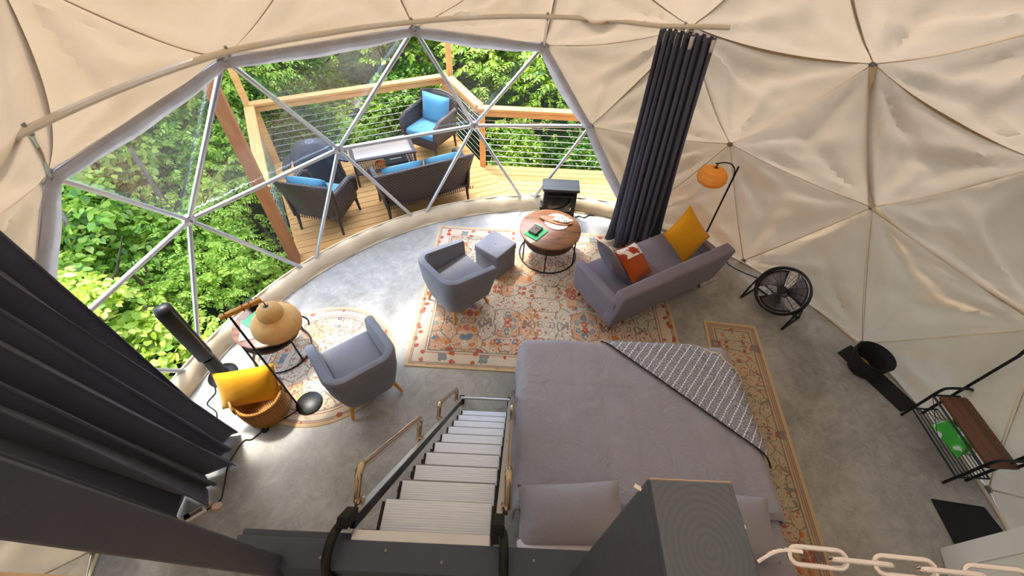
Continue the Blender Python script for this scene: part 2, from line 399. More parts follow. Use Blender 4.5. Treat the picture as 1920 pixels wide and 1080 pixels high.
def mesh_obj(name, me, mat, parent=None, loc=(0, 0, 0), rot=(0, 0, 0), smooth=True, solid=0, sub=0):
    me.materials.append(M[mat] if isinstance(mat, str) else mat)
    if smooth:
        me.polygons.foreach_set('use_smooth', [True] * len(me.polygons))
        try: me.set_sharp_from_angle(angle=R(40))
        except Exception: pass
    o = bpy.data.objects.new(name, me); col.objects.link(o); o.parent = parent; o.location = loc
    if isinstance(rot, Matrix): o.rotation_euler = rot.to_euler()
    else: o.rotation_euler = rot
    if solid:
        md = o.modifiers.new('thick', 'SOLIDIFY'); md.thickness = solid; md.offset = 0
    if sub:
        md = o.modifiers.new('sub', 'SUBSURF'); md.levels = sub; md.render_levels = sub
    return o
def tag(o, label=None, cat=None, group=None, kind=None):
    if label: o['label'] = label
    if cat: o['category'] = cat
    if group: o['group'] = group
    if kind: o['kind'] = kind
    return o
def thing(name, label, cat, loc=(0, 0, 0), rz=0, group=None, kind=None, rot=None):
    o = bpy.data.objects.new(name, None); col.objects.link(o); o.empty_display_size = .1
    o.location = loc; o.rotation_euler = rot if rot is not None else (0, 0, rz)
    return tag(o, label, cat, group, kind)
def share(o, parent, loc=None, rot=None):
    c = o.copy(); col.objects.link(c); c.parent = parent
    if loc is not None: c.location = loc
    if rot is not None: c.rotation_euler = rot
    return c
def arc(cx, cy, r, a0, a1, n, z=0): return [(cx + r * math.cos(R(a0 + (a1 - a0) * i / n)), cy + r * math.sin(R(a0 + (a1 - a0) * i / n)), z) for i in range(n + 1)]
def smoothpath(pts, n=6):
    """Catmull-Rom through points"""
    P = [Vector(p) for p in pts]; out = []
    for i in range(len(P) - 1):
        a, b, c, d = P[max(i - 1, 0)], P[i], P[i + 1], P[min(i + 2, len(P) - 1)]
        for k in range(n):
            t = k / n
            out.append(.5 * ((2 * b) + (c - a) * t + (2 * a - 5 * b + 4 * c - d) * t * t + (-a + 3 * b - 3 * c + d) * t ** 3))
    out.append(P[-1]); return out
def cushion(w, h, t, n=16, pinch=.06, p=2.6):
    b = MB()
    for sgn in (1, -1):
        def fn(u, v, sgn=sgn):
            x, y = 2 * u - 1, 2 * v - 1
            k = max(0, (1 - abs(x) ** p)) ** .55 * max(0, (1 - abs(y) ** p)) ** .55
            px = x * (1 - pinch * (1 - y * y) * 1.0); py = y * (1 - pinch * (1 - x * x))
            return (px * w / 2, py * h / 2, sgn * t / 2 * k)
        b.grid(fn, n, n)
    bmesh.ops.remove_doubles(b.bm, verts=b.bm.verts, dist=1e-5)
    return b

# ================================================================== THE SETTING
DC = Vector((0.5764, 1.4018, 0.688)); DR = 4.0; YAW = 0.7307      # dome centre, radius, heading of the window axis
# ---- floor slab
b = MB(); b.lathe([(0, 0), (4.02, 0), (4.02, -.12), (0, -.12)], 96)
tag(b.build('floor', 'concrete', None, (DC.x, DC.y, 0), smooth=False), kind='structure')

# ---- geodesic frame (three-frequency icosahedral dome)
def _ico():
    la = math.atan(.5)
    sp = lambda l, a: Vector((math.cos(l) * math.sin(a), math.cos(l) * math.cos(a), math.sin(l)))
    top = Vector((0, 0, 1)); U = [sp(la, R(36 + 72 * k)) for k in range(5)]; L = [sp(-la, R(72 * k)) for k in range(5)]
    F = []
    for k in range(5):
        F += [(top, U[k], U[(k + 1) % 5]), (U[k], U[(k + 1) % 5], L[(k + 1) % 5]), (L[k], L[(k + 1) % 5], U[k])]
    return F
HUBS = dict(A=(-2.25, 3.324, 2.765), B=(-1.045, 4.472, 2.673), I=(0.222, 4.996, 2.408), Z=(-2.923, 2.168, 2.467),
            F=(-3.02, 2.976, 1.456), G=(-2.052, 4.319, 1.451), H=(-0.589, 5.167, 1.368), J=(0.923, 5.331, 1.35),
            K=(2.549, 4.789, 1.484), M=(3.748, 3.728, 1.417), B1=(2.951, 3.875, 2.748), A1=(1.621, 4.675, 2.737))
verts = []; faces = []
rz = Matrix.Rotation(YAW, 3, 'Z')
def vid(d):
    w = DC + rz @ (d.normalized() * DR)
    if w.z < -.6: return None
    if w.z < .35: # base ring stands on the slab
        h = Vector((w.x - DC.x, w.y - DC.y, 0)).normalized() * 3.945; w = Vector((DC.x + h.x, DC.y + h.y, 0.0))
    for i, q in enumerate(verts):
        if (q - w).length < .02: return i
    verts.append(w); return len(verts) - 1
for a, bb, c in _ico():
    g = {}
    for i in range(4):
        for j in range(4 - i):
            g[i, j] = vid(a * (3 - i - j) + bb * i + c * j)
    for i in range(3):
        for j in range(3 - i):
            t1 = (g[i, j], g[i + 1, j], g[i, j + 1])
            if None not in t1: faces.append(t1)
            if i + j < 2:
                t2 = (g[i + 1, j], g[i + 1, j + 1], g[i, j + 1])
                if None not in t2: faces.append(t2)
hid = {}
for k, p in HUBS.items():
    i = min(range(len(verts)), key=lambda i: (verts[i] - Vector(p)).length)
    hid[k] = i; verts[i] = Vector(p)
def near(p): return min(range(len(verts)), key=lambda i: (verts[i] - Vector(p)).length)
nb = {i: set() for i in range(len(verts))}
for f in faces:
    for i in range(3): nb[f[i]].add(f[(i + 1) % 3]); nb[f[i]].add(f[i - 1])
ground = lambda i: verts[i].z < .05
def common(a, b_): return [i for i in nb[a] & nb[b_]]
P2 = [i for i in common(hid['F'], hid['G']) if ground(i)][0]; P3 = [i for i in common(hid['G'], hid['H']) if ground(i)][0]
P4 = [i for i in common(hid['H'], hid['J']) if ground(i)][0]; P5 = [i for i in common(hid['J'], P4) if ground(i)][0]
Q = [i for i in common(hid['F'], hid['Z']) if i != hid['A']][0]; P1 = [i for i in common(hid['F'], Q) if ground(i)][0]
P0 = [i for i in common(Q, P1) if ground(i)][0]
win = [f for f in faces if set(f) & {hid['F'], hid['G'], hid['H']} or set(f) == {hid['J'], P4, P5} or set(f) == {Q, P1, P0}]
wset = set(map(frozenset, win))
rim = [(P0, Q), (Q, hid['Z']), (hid['Z'], hid['A']), (hid['A'], hid['B']), (hid['B'], hid['I']), (hid['I'], hid['J']), (hid['J'], P5)]
rimset = set(map(frozenset, rim))

# ---- fabric liner: one slack panel in each triangle of the frame
dome = thing('wall_dome', 'cream fabric liner panels stretched between the hubs of a geodesic dome', None, kind='structure')
del_ = dome.get('category')
def panel(f, k):
    V = [verts[i] for i in f]; rr_ = random.Random(k * 13 + 5)
    cen = (V[0] + V[1] + V[2]) / 3; inw = (DC + Vector((0, 0, .3)) - cen).normalized()
    stiff = [frozenset((f[1], f[2])) in rimset or (ground(f[1]) and ground(f[2])),
             frozenset((f[0], f[2])) in rimset or (ground(f[0]) and ground(f[2])),
             frozenset((f[0], f[1])) in rimset or (ground(f[0]) and ground(f[1]))]
    nearwin = any(frozenset((f[q], f[q - 1])) in rimset for q in range(3)); hi = cen.z > 2.2; sag = (.07 if nearwin else .13 if hi else .085 if cen.z > .95 else .03) * rr_.uniform(.85, 1.15)
    ph = [[rr_.uniform(0, 6) for _ in range(3)] for _ in range(3)]; fr = [rr_.choice((2.5, 3.5, 4.5)) for _ in range(3)]
    N = 26; me_v = []; idx = {}; me_f = []
    for i in range(N + 1):
        for j in range(N + 1 - i):
            w = [1 - (i + j) / N, i / N, j / N]
            p = V[0] * w[0] + V[1] * w[1] + V[2] * w[2]
            s = sag * 1.5 * (1 - w[0] ** 2 - w[1] ** 2 - w[2] ** 2)
            for c in range(3):
                if stiff[c]: s *= min(1, w[c] * 3.5) ** .6 if w[c] > 0 else 0
            wr = 0
            for c in range(3):
                u_, v_ = w[(c + 1) % 3], w[(c + 2) % 3]
                if u_ + v_ > 1e-6:
                    t = v_ / (u_ + v_); d = 1 - w[c]
                    env = min(1, d / .45) * max(0, 1 - d) ** .8 * math.sin(PI * t)
                    wr += env * (math.sin(t * PI * fr[c] + ph[c][0] + .8 * d) + .45 * math.sin(t * PI * fr[c] * 2.3 + ph[c][1])) * .045
            wr += .014 * math.sin(w[0] * 9 + w[1] * 5 * math.cos(ph[0][2]) + ph[1][2]) * (1 - w[0] ** 2 - w[1] ** 2 - w[2] ** 2) * min(1, 12 * min(w))
            idx[i, j] = len(me_v); me_v.append(p + inw * (s + wr + .012))
    for i in range(N):
        for j in range(N - i):
            me_f.append((idx[i, j], idx[i + 1, j], idx[i, j + 1]))
            if i + j < N - 1: me_f.append((idx[i + 1, j], idx[i + 1, j + 1], idx[i, j + 1]))
    me = bpy.data.meshes.new('fabric_panel'); me.from_pydata([v - cen for v in me_v], [], me_f)
    me.update(); mesh_obj('fabric_panel', me, 'liner', dome, cen)
    return sag
for k, f in enumerate(faces):
    if frozenset(f) not in wset: panel(f, k)
# straps sewn over the seams and the fixing discs at the hubs
def strap(i, j, w=.035, sag=.085, h=.012):
    a, c = verts[i], verts[j]; mid = (a + c) / 2; inw = (DC + Vector((0, 0, .3)) - mid).normalized(); d = (c - a).normalized(); sd = d.cross(inw).normalized()
    b = MB(); n = 14
    def fn(u, v):
        t = v; p = a.lerp(c, t) + inw * (sag * 1.5 * (1 - t * t - (1 - t) ** 2) + .02)
        q = 2 * u - 1
        return p + sd * (w * q) + inw * (h * (1 - q * q))
    b.grid(fn, 4, n); b.build('seam_strap', 'strapf', dome)
fabric_edges = set()
for f in faces:
    if frozenset(f) in wset: continue
    for i in range(3):
        e = frozenset((f[i], f[i - 1]))
        if e not in rimset and not all(ground(q) for q in e): fabric_edges.add(e)
wide = {frozenset((hid['M'], hid['B1']))}
mR = [i for i in nb[hid['M']] if not ground(i) and verts[i].x > 3.9 and verts[i].z < 2]
for i in mR: wide.add(frozenset((hid['M'], i)))
for e in fabric_edges:
    i, j = tuple(e); hi = (verts[i].z + verts[j].z) / 2 > 2.2
    if e in wide: strap(i, j, .035, .02, .02)
    else: strap(i, j, .006, .10 if hi else .075, .002)
fh = {i for e in fabric_edges for i in e}
disc = None
for i in fh:
    n = (DC - verts[i]).normalized(); q = n.to_track_quat('Z', 'Y').to_euler()
    if disc is None:
        b = MB(); b.lathe([(0, .012), (.012, .012), (.014, .006), (.03, .005), (.034, 0), (.034, -.012), (0, -.012)], 16)
        disc = b.build('fixing_disc', 'hub', dome, verts[i] + n * .03, q)
    else: share(disc, dome, verts[i] + n * .03, q)

# ---- window of clear vinyl
window = thing('window_1', 'large clear vinyl dome window of triangular panes with silver struts', None, kind='structure')
for f in win:
    V = [verts[i] for i in f]; cen = (V[0] + V[1] + V[2]) / 3; out = (cen - DC).normalized() * .03
    me = bpy.data.meshes.new('pane'); me.from_pydata([v - cen + out for v in V], [], [(0, 1, 2)]); me.update()
    mesh_obj('pane', me, 'pane', window, cen, smooth=False)
edges = set()
for f in win:
    for i in range(3):
        e = frozenset((f[i], f[i - 1]))
        if not all(ground(q) for q in e): edges.add(e)
for e in edges:
    i, j = tuple(e); a, c = verts[i], verts[j]
    inw = (DC - (a + c) / 2).normalized(); d = (c - a).normalized(); a2 = a + d * .05; c2 = c - d * .05
    off = inw * .015
    b = MB(); m = (a2 + c2) / 2
    b.tube([a2 + off - m, a2 + d * .05 + off - m, c2 - d * .05 + off - m, c2 + off - m], [.017, .023, .023, .017], 10)
    b.build('strut', 'strut', window, m)
whub = {i for e in edges for i in e if not ground(i)}; hb = None; bo = None
for i in whub:
    n = (DC - verts[i]).normalized(); q = n.to_track_quat('Z', 'Y').to_euler()
    if hb is None:
        b = MB(); b.lathe([(0, .022), (.045, .022), (.058, .014), (.06, -.02), (0, -.02)], 18); hb = b.build('hub', 'strut', window, verts[i] + n * .02, q)
        b = MB(); b.lathe([(0, .016), (.012, .016), (.014, 0), (0, 0)], 6); bo = b.build('bolt', 'bolt', hb, (0, 0, .02))
    else:
        h2 = share(hb, window, verts[i] + n * .02, q); share(bo, h2)
# grey band welded round the window opening
for (i, j) in rim:
    a, c = verts[i], verts[j]
    f = [f for f in win if i in f and j in f]
    if not f: continue
    t = [q for q in f[0] if q not in (i, j)][0]; mid = (a + c) / 2; d = (c - a).normalized()
    side = (verts[t] - mid); side = (side - d * side.dot(d)).normalized(); inw = (DC - mid).normalized()
    b = MB(); L = (c - a).length
    def fn(u, v):
        w0 = .09 + .045 * math.sin(PI * v)
        return a + d * (L * v) + side * (w0 * u - .03) + inw * (.045 + .012 * math.sin(PI * u) + .004 * math.sin(v * 19))
    b.grid(fn, 4, 16); b.build('border_band', 'border', window)

# ---- fabric skirt along the foot of the window
def ang(p): return math.atan2(p[1] - DC.y, p[0] - DC.x)
a0, a1 = ang(verts[P5]) - .05, ang(verts[P0])
if a1 < a0: a1 += 2 * PI
b = MB()
def fn(u, v):
    a = a0 + (a1 - a0) * u
    k = 15 * (u * 15 % 1)
    rad = [3.835, 3.85, 3.845, 3.885, 3.925][min(4, int(v * 4 + .001))] + .014 * math.sin(a * 31) * math.sin(PI * min(1, v * 1.2)) + .01 * math.sin(a * 73 + 1)
    z = [0.003, .02, .10, .17, .215][min(4, int(v * 4 + .001))]
    # top follows straight chords between base hubs
    return (DC.x + rad * math.cos(a), DC.y + rad * math.sin(a), z)
b.grid(fn, 160, 4)
sk = b.build('baseboard_front', 'skirt', None, solid=.006); tag(sk, kind='structure')
b = MB(); b.tube([(DC.x + 3.835 * math.cos(a0 + (a1 - a0) * t / 90), DC.y + 3.835 * math.sin(a0 + (a1 - a0) * t / 90), .008) for t in range(91)], .008, 6)
b.build('bottom_piping', 'skirt', sk)
b = MB(); b.tube([(DC.x + 3.93 * math.cos(a0 + (a1 - a0) * t / 90), DC.y + 3.93 * math.sin(a0 + (a1 - a0) * t / 90), .215) for t in range(91)], .012, 6)
b.build('top_piping', 'skirt', sk)
b = MB()
n = 60; b.tube([(DC.x + 3.87 * math.cos(a1 + (2 * PI - a1 + a0) * t / n), DC.y + 3.87 * math.sin(a1 + (2 * PI - a1 + a0) * t / n), .012) for t in range(n + 1)], .014, 6)
tag(b.build('baseboard_rear', 'skirt'), kind='structure')

# ---- curtain track
TR, TZ = 3.22, 2.80
ST = [(205, 3.16, 2.89), (185, 3.15, 2.90), (170.4, 3.07, 2.915), (147.8, 3.08, 2.90), (134, 3.11, 2.845), (119, 3.14, 2.81), (95.8, 3.15, 2.79), (77.2, 3.17, 2.765), (66.6, 3.12, 2.845)]
def station(a):
    for (a1_, r1_, z1_), (a2_, r2_, z2_) in zip(ST, ST[1:]):
        if a <= a1_ and a >= a2_:
            k = (a1_ - a) / (a1_ - a2_); return r1_ + (r2_ - r1_) * k, z1_ + (z2_ - z1_) * k
    return ST[-1][1:]
tp = []
for t in range(61):
    ad = 205 - 138.4 * t / 60; r, z = station(ad); a = R(ad)
    tp.append((DC.x + r * math.cos(a), DC.y + r * math.sin(a), z))
trk = thing('curtain_track', 'ivory curved curtain track hung below the dome hubs above the window', 'curtain track')
b = MB(); b.tube(tp, .022, 8); b.build('rail', 'track', trk)
for h, ta in (('A', 147), ('B', 118.8), ('A1', 74), ('I', 95.6), ('Z', 169.6)):
    k = min(range(61), key=lambda k: abs(205 - 138.4 * k / 60 - ta)); hv = verts[hid[h]]
    b = MB(); b.tube([hv + (DC - hv).normalized() * .03, Vector(tp[k]) + Vector((0, 0, .005))], .015, 8); b.build('bracket', 'strut', trk)
    b = MB(); b.tube([Vector(tp[k]) + Vector((0, 0, -.03)), Vector(tp[k]) + Vector((0, 0, .035))], .012, 8); b.build('clip', 'hub', trk)

# ---- loft at the camera's feet
lf = thing('loft_floor', 'pale plywood loft floor edge behind a dark painted beam', None, kind='structure')
b = MB(); b.box(3.0, 1.9, .03, (-.35, -.77, 2.265)); b.build('deck_sheet', 'ply', lf, smooth=False)
for x in (-1.5, -.8, -.1, .6):
    b = MB(); b.box(.05, 1.8, .18, (x, -.80, 2.16), bev=.004); b.build('joist', 'ply', lf, smooth=False)
beam = thing('loft_beam', 'dark navy painted beam along the loft edge under the ladder hooks', 'beam')
b = MB(); b.box(1.75, .095, .21, (-.06, .272, 2.195), bev=.006); b.build('timber', 'navy', beam, smooth=False)
b = MB(); b.box(.40, .045, .16, (-.735, .322, 2.195), bev=.004); b.build('ledger_board', 'navy', beam, smooth=False)
for x, y in ((-.40, .29), (-.2, .262), (.12, .28), (-.62, .26), (.02, .25)):
    b = MB(); b.lathe([(0, .002), (.006, .002), (.007, 0), (0, 0)], 8, (x, y, 2.301)); b.build('screw_head', 'bolt', beam)

# leaning guard board at the left
gb = thing('guard_board', 'wide dark painted loft guard post rising towards the camera at lower left', 'post')
d = Vector((.2074, -.0968, 1.0)); a0_, b0_ = Vector((-.75, .26, 2.30)) - d * .18, Vector((-.762, .197, 2.30)) - d * .18
nrm = (b0_ - a0_).cross(d).normalized(); bmq = MB(); vs = []
for t in (0, 1.62):
    for base in (a0_ - d * 0, b0_):
        for s_ in (0, .05):
            vs.append(bmq.bm.verts.new(base + d * t - nrm * 0 + nrm * s_ * (1 if nrm.x < 0 else -1)))
# t0: a(0,1) b(2,3); t1: a(4,5) b(6,7)
for q in ((0, 1, 3, 2), (4, 6, 7, 5), (0, 4, 5, 1), (2, 3, 7, 6), (0, 2, 6, 4), (1, 5, 7, 3)): bmq.bm.faces.new([vs[i] for i in q])
bmesh.ops.bevel(bmq.bm, geom=list(bmq.bm.edges), offset=.003, segments=1, affect='EDGES')
bmq.build('timber', 'navy', gb, smooth=False)

post = thing('newel_post', 'square dark painted newel post with ringed end grain on top', 'post')
b = MB(); b.box(.142, .142, 1.02, (.31, .171, 2.80), bev=.005, seg=2); b.build('timber', 'navy', post, smooth=False)
b = MB(); b.box(.134, .134, .004, (0, 0, 0)); b.build('end_grain', 'rings', post, (.31, .171, 3.311), smooth=False)
ny = plain('pale_edge_tan', '#c9b39c', .7)
b = MB(); b.tube([(.243 + .0135 * i, .2408 + .0004 * math.sin(i * 2.1), 3.3085 + .0004 * math.sin(i * 3.3)) for i in range(11)], .0022, 5); b.build('pale_edge', ny, post)  # thin pale line along the far top edge of the post
for p in ((.2385, .236, 3.27),):
    b = MB(); b.tube([Vector(p), Vector(p) + Vector((-.012, .006, .001))], .004, 6); b.build('screw', 'steel', post)

# chain to the right of the post
ch = thing('guard_chain', 'shiny steel chain of long links hooked to the newel post', 'chain')
def linkpts(L, w, n=8):
    h = L / 2 - w / 2; o = []
    for i in range(n + 1): o.append((h + w / 2 * math.sin(PI * i / n), w / 2 * math.cos(PI * i / n), 0))
    for i in range(n + 1): o.append((-h - w / 2 * math.sin(PI * i / n), -w / 2 * math.cos(PI * i / n), 0))
    return o
p0, p1 = Vector((.385, .128, 3.345)), Vector((.70, .10, 3.40))
dirn = (p1 - p0).normalized()
b = MB(); b.tube(smoothpath([(.37, .125, 3.335), (.388, .134, 3.345), (.402, .137, 3.356), (.425, .135, 3.36)]), .0028, 8); b.build('hook', 'steel', ch)
for k in range(5):
    c = Vector((.444, .129, 3.360)) + dirn * (.054 * k) + Vector((0, 0, -.002 * k))
    q = dirn.to_track_quat('X', 'Z').to_matrix() @ Matrix.Rotation(R(20 if k % 2 == 0 else 100), 3, 'X')
    b = MB(); b.tube(linkpts(.072, .022), .0034, 10, closed=True); b.build('link', 'steel', ch, c, q)
b = MB(); b.tube(smoothpath([(.372, .105, 3.318), (.41, .102, 3.328), (.44, .093, 3.332), (.50, .088, 3.343), (.60, .08, 3.36)]), .004, 8); b.build('lower_hook', 'steel', ch)
b = MB(); b.lathe([(0, .005), (.004, .003), (.0055, 0), (.004, -.002), (0, -.002)], 10, (.3835, .178, 3.297), (0, R(70), 0)); b.build('eye_screw', 'steel', ch)

# ---- entrance door, lower right
door = thing('door_1', 'warm white panelled entrance door standing at the lower right', None, kind='structure')
dd = Vector((-.28, -.92, 0)).normalized(); ang_d = math.atan2(dd.y, dd.x)
# local x along door width, y thickness, z up
door.location = (3.74, .87, .0); door.rotation_euler = (0, 0, ang_d)
b = MB(); b.box(.86, .04, 2.02, (.43, .0, 1.02), bev=.003); b.build('leaf', 'doorw', door, smooth=False)
for s_ in (-1, 1):
    for z0_, z1_ in ((.18, .92), (1.08, 1.88)):
        cx, cz, w_, h_ = .43, (z0_ + z1_) / 2, .56, z1_ - z0_
        b = MB()
        for (px_, pz_, sx_, sz_) in ((0, h_ / 2, w_, .03), (0, -h_ / 2, w_, .03), (w_ / 2, 0, .03, h_), (-w_ / 2, 0, .03, h_)):
            b.box(sx_, .012, sz_, (cx + px_, s_ * .024, cz + pz_), bev=.004)
        b.build('panel_moulding', 'doorw', door, smooth=False)
        b = MB(); b.box(w_ - .1, .008, h_ - .1, (cx, s_ * .022, cz), bev=.003); b.build('raised_panel', 'doorw', door, smooth=False)

# ================================================================== CURTAINS
def curtain(name, label, top, bot, ztop, nf, at, ab, seed, flare=0.03, header=None):
    """top/bot: lists of plan points (world) along the heading and the hem"""
    t = thing(name, label, 'curtain', (bot[0][0], bot[0][1], 0))
    o = Vector((bot[0][0], bot[0][1], 0))
    Pt = smoothpath([(x, y, 0) for x, y in top], 10); Pb = smoothpath([(x, y, 0) for x, y in bot], 10)
    def pick(Pp, u):
        k = u * (len(Pp) - 1); i = min(int(k), len(Pp) - 2); p = Pp[i].lerp(Pp[i + 1], k - i); d = (Pp[i + 1] - Pp[i]).normalized()
        return p, Vector((-d.y, d.x, 0))
    rr_ = random.Random(seed); ph = [rr_.uniform(0, 6) for _ in range(6)]
    def fn(u, v):
        a, na = pick(Pt, u); c, nc = pick(Pb, u)
        k = v ** 1.1; p = c.lerp(a, k); n = nc.lerp(na, k)
        uu = u + .012 * math.sin(u * 17 + ph[0]) + .016 * (1 - k) * math.sin(u * 7 + 3 * v + ph[1])
        amp = ab + (at - ab) * k
        w = math.sin(uu * nf * 2 * PI + ph[2]); w = math.copysign(abs(w) ** .92, w)
        w += .35 * math.sin(uu * nf * PI + ph[3] + 2 * v)
        z = ztop * v + (.014 + .035 * abs(math.sin(uu * nf * PI + ph[4])) * max(0, 1 - v * 12))
        fl = flare * max(0, 1 - v * 6) ** 2
        d = (a - c); 
        side = Vector((n.y, -n.x, 0)) * (.25 * amp * math.sin(uu * nf * 4 * PI + ph[5]))
        return p + n * (amp * w + fl * math.sin(uu * nf * PI + ph[1])) + side + Vector((0, 0, z)) - o
    b = MB(); b.grid(fn, nf * 20, 48); b.build('drape', 'curtain', t, solid=.005)
    if header:
        def hd(u, v):
            p = fn(u * .98 + .01, .945 + .05 * v); return p
        for u0, u1 in header:
            def hf(u, v, u0=u0, u1=u1):
                q = u0 + (u1 - u0) * u; p = fn(q, .955 + .04 * v); a, na = pick(Pt, q)
                cd = Vector((o.x * -1, -o.y, 0)); cd = (cd).normalized()
                return p + cd * .012
            b = MB(); b.grid(hf, 6, 3); b.build('header_tape', 'hem', t, solid=.003)
    # hooks
    for k in range(nf + 1):
        p, n = pick(Pt, k / nf); q = Vector((p.x, p.y, ztop)) - o
        b = MB(); b.tube([q + Vector((0, 0, -.03)), q + Vector((0, 0, .004))], .005, 6); b.build('hook', 'hub', t)
    return t
curtain('curtain', 'charcoal curtain hanging floor length between the window and the sofa',
        [(1.275, 4.49), (1.50, 4.42), (1.745, 4.30)], [(1.40, 4.66), (1.52, 4.50), (1.74, 4.50), (2.02, 4.70)], 2.735, 9, .035, .075, 3,
        header=((.06, .16), (.30, .36), (.44, .49), (.58, .66), (.90, .97)))
curtain('curtain', 'wide charcoal curtain pooled on the floor at the left beside the guard post',
        [(-2.70, 1.56), (-2.70, 1.28), (-2.66, 1.0), (-2.58, .75), (-2.46, .5)], [(-2.74, 1.56), (-2.60, 1.42), (-2.56, 1.20), (-2.62, 1.0), (-2.82, .80)], 2.83, 7, .075, .10, 8, flare=.05)

def attach(o, parent):
    mb = Matrix.Translation(parent.location) @ parent.rotation_euler.to_matrix().to_4x4()
    o.parent = parent; o.matrix_parent_inverse = mb.inverted(); return o

# ================================================================== RUGS
def rug(name, label, w, h, loc, rz_, mat):
    b = MB(); b.box(w, h, .010, (0, 0, .005), bev=.003); return tag(b.build(name, mat, None, loc, (0, 0, rz_), smooth=False), label, 'rug')
rug('area_rug', 'large rectangular cream and coral patterned rug under the sofa', 3.10, 2.36, (.43, 3.56, 0), R(-.8), mk_rug('rug_print_large', 1.55, 1.18))
rug('runner_rug', 'narrow patterned runner rug along the right side of the bed', .62, 2.75, (2.52, 1.83, 0), R(-5.5), mk_rug('rug_print_runner', .31, 1.375, base='#c4b498', dens=1.4))
b = MB(); b.lathe([(0, .010), (.745, .010), (.755, .005), (.755, 0), (0, 0)], 72)
tag(b.build('round_rug', mk_rug('rug_print_round', .755, .755, True, dens=1.25), None, (-2.0, 2.42, 0)), 'round cream and red patterned rug under the left armchair', 'rug')

# ================================================================== SEATING
def taper_leg(top, bot, r0, r1, mat, parent, name='leg'):
    b = MB(); b.tube([top, Vector(top).lerp(Vector(bot), .5), bot], [r0, (r0 + r1) / 2, r1], 12); return b.build(name, mat, parent)
def tub_chair(label, loc, rz_, group):
    t = thing('armchair', label, 'armchair', loc, rz_, group)
    W, D, th = .68, .66, .085
    path = []; rc = .17                      # U outline, open at +y
    hw, hd = W / 2, D / 2
    path.append((-hw, hd)); path.append((-hw, hd - .12)); path.append((-hw, 0))
    for i in range(9):
        a = R(180 + 90 * i / 8); path.append((-hw + rc + rc * math.cos(a), -hd + rc + rc * math.sin(a)))
    path.append((0, -hd))
    for i in range(9):
        a = R(270 + 90 * i / 8); path.append((hw - rc + rc * math.cos(a), -hd + rc + rc * math.sin(a)))
    path += [(hw, 0), (hw, hd - .12), (hw, hd)]
    n = len(path); b = MB(); rings = []
    for i, (x, y) in enumerate(path):
        dx, dy = path[min(i + 1, n - 1)][0] - path[max(i - 1, 0)][0], path[min(i + 1, n - 1)][1] - path[max(i - 1, 0)][1]
        L = math.hypot(dx, dy); nx, ny_ = -dy / L, dx / L           # inward normal
        f = (y + hd) / D; ztop = .735 - .125 * max(0, (f - .1)) ** 1.1
        ring = []
        for (o_, z, k) in ((0.0, .17, .80), (0, .30, .88), (0, .45, .96), (-.004, ztop - .03, 1.0), (.012, ztop - .006, 1.0), (th / 2, ztop, 1.0), (th - .012, ztop - .008, 1.0), (th, ztop - .035, 1.0), (th + .01, .44, .98), (th + .015, .30, .95)):
            ring.append(b.bm.verts.new(((x + nx * o_) * k, (y + ny_ * o_) * k, z)))
        rings.append(ring)
    for A, B in zip(rings, rings[1:]):
        for k in range(len(A)): b.bm.faces.new((A[k], B[k], B[(k + 1) % len(A)], A[(k + 1) % len(A)]))
    b.bm.faces.new(rings[0]); b.bm.faces.new(rings[-1][::-1])
    b.build('shell', 'chair', t)
    b = MB(); b.box(.49, .545, .13, (0, .055, .385), bev=.035, seg=4); b.build('seat_cushion', 'chair', t)
    b = MB(); b.box(.50, .50, .16, (0, .03, .245), bev=.02, seg=2); b.build('seat_base', 'chair', t)
    b = MB(); pts = [(p[0] * .985, p[1] * .985, .735 - .125 * max(0, ((p[1] + hd) / D - .1)) ** 1.1 - .06) for p in path]
    b.tube([(x * 1.018, y * 1.018, z) for x, y, z in pts], .004, 5); b.build('piping', 'chair', t)
    for sx in (-1, 1):
        for sy in (-1, 1): taper_leg((sx * .215, sy * .205, .19), (sx * .265, sy * .255, 0.0), .024, .014, 'oak', t)
    return t
tub_chair('slate grey tub armchair facing the square ottoman on the large rug', (-.655, 3.345, .0135), R(-46), 'grey tub armchairs')
tub_chair('slate grey tub armchair standing on the edge of the round rug', (-1.46, 2.13, .0135), R(39), 'grey tub armchairs')

t = thing('ottoman', 'small square slate grey storage ottoman beside the coffee table', 'ottoman', (-.235, 3.985, .0105), R(-37))
b = MB(); b.box(.37, .37, .30, (0, 0, .15), bev=.014, seg=3); b.build('body', 'chair', t)
b = MB(); b.box(.385, .385, .095, (0, 0, .355), bev=.02, seg=3); b.build('lid', 'chair', t)
b = MB(); b.lathe([(0, .006), (.01, .004), (.012, 0), (0, 0)], 12, (0, 0, .402)); b.build('button', 'chair', t)
b = MB(); b.tube([(-.19, -.19, .312), (.19, -.19, .312), (.19, .19, .312), (-.19, .19, .312)], .004, 5, closed=True); b.build('seam', 'chair', t)

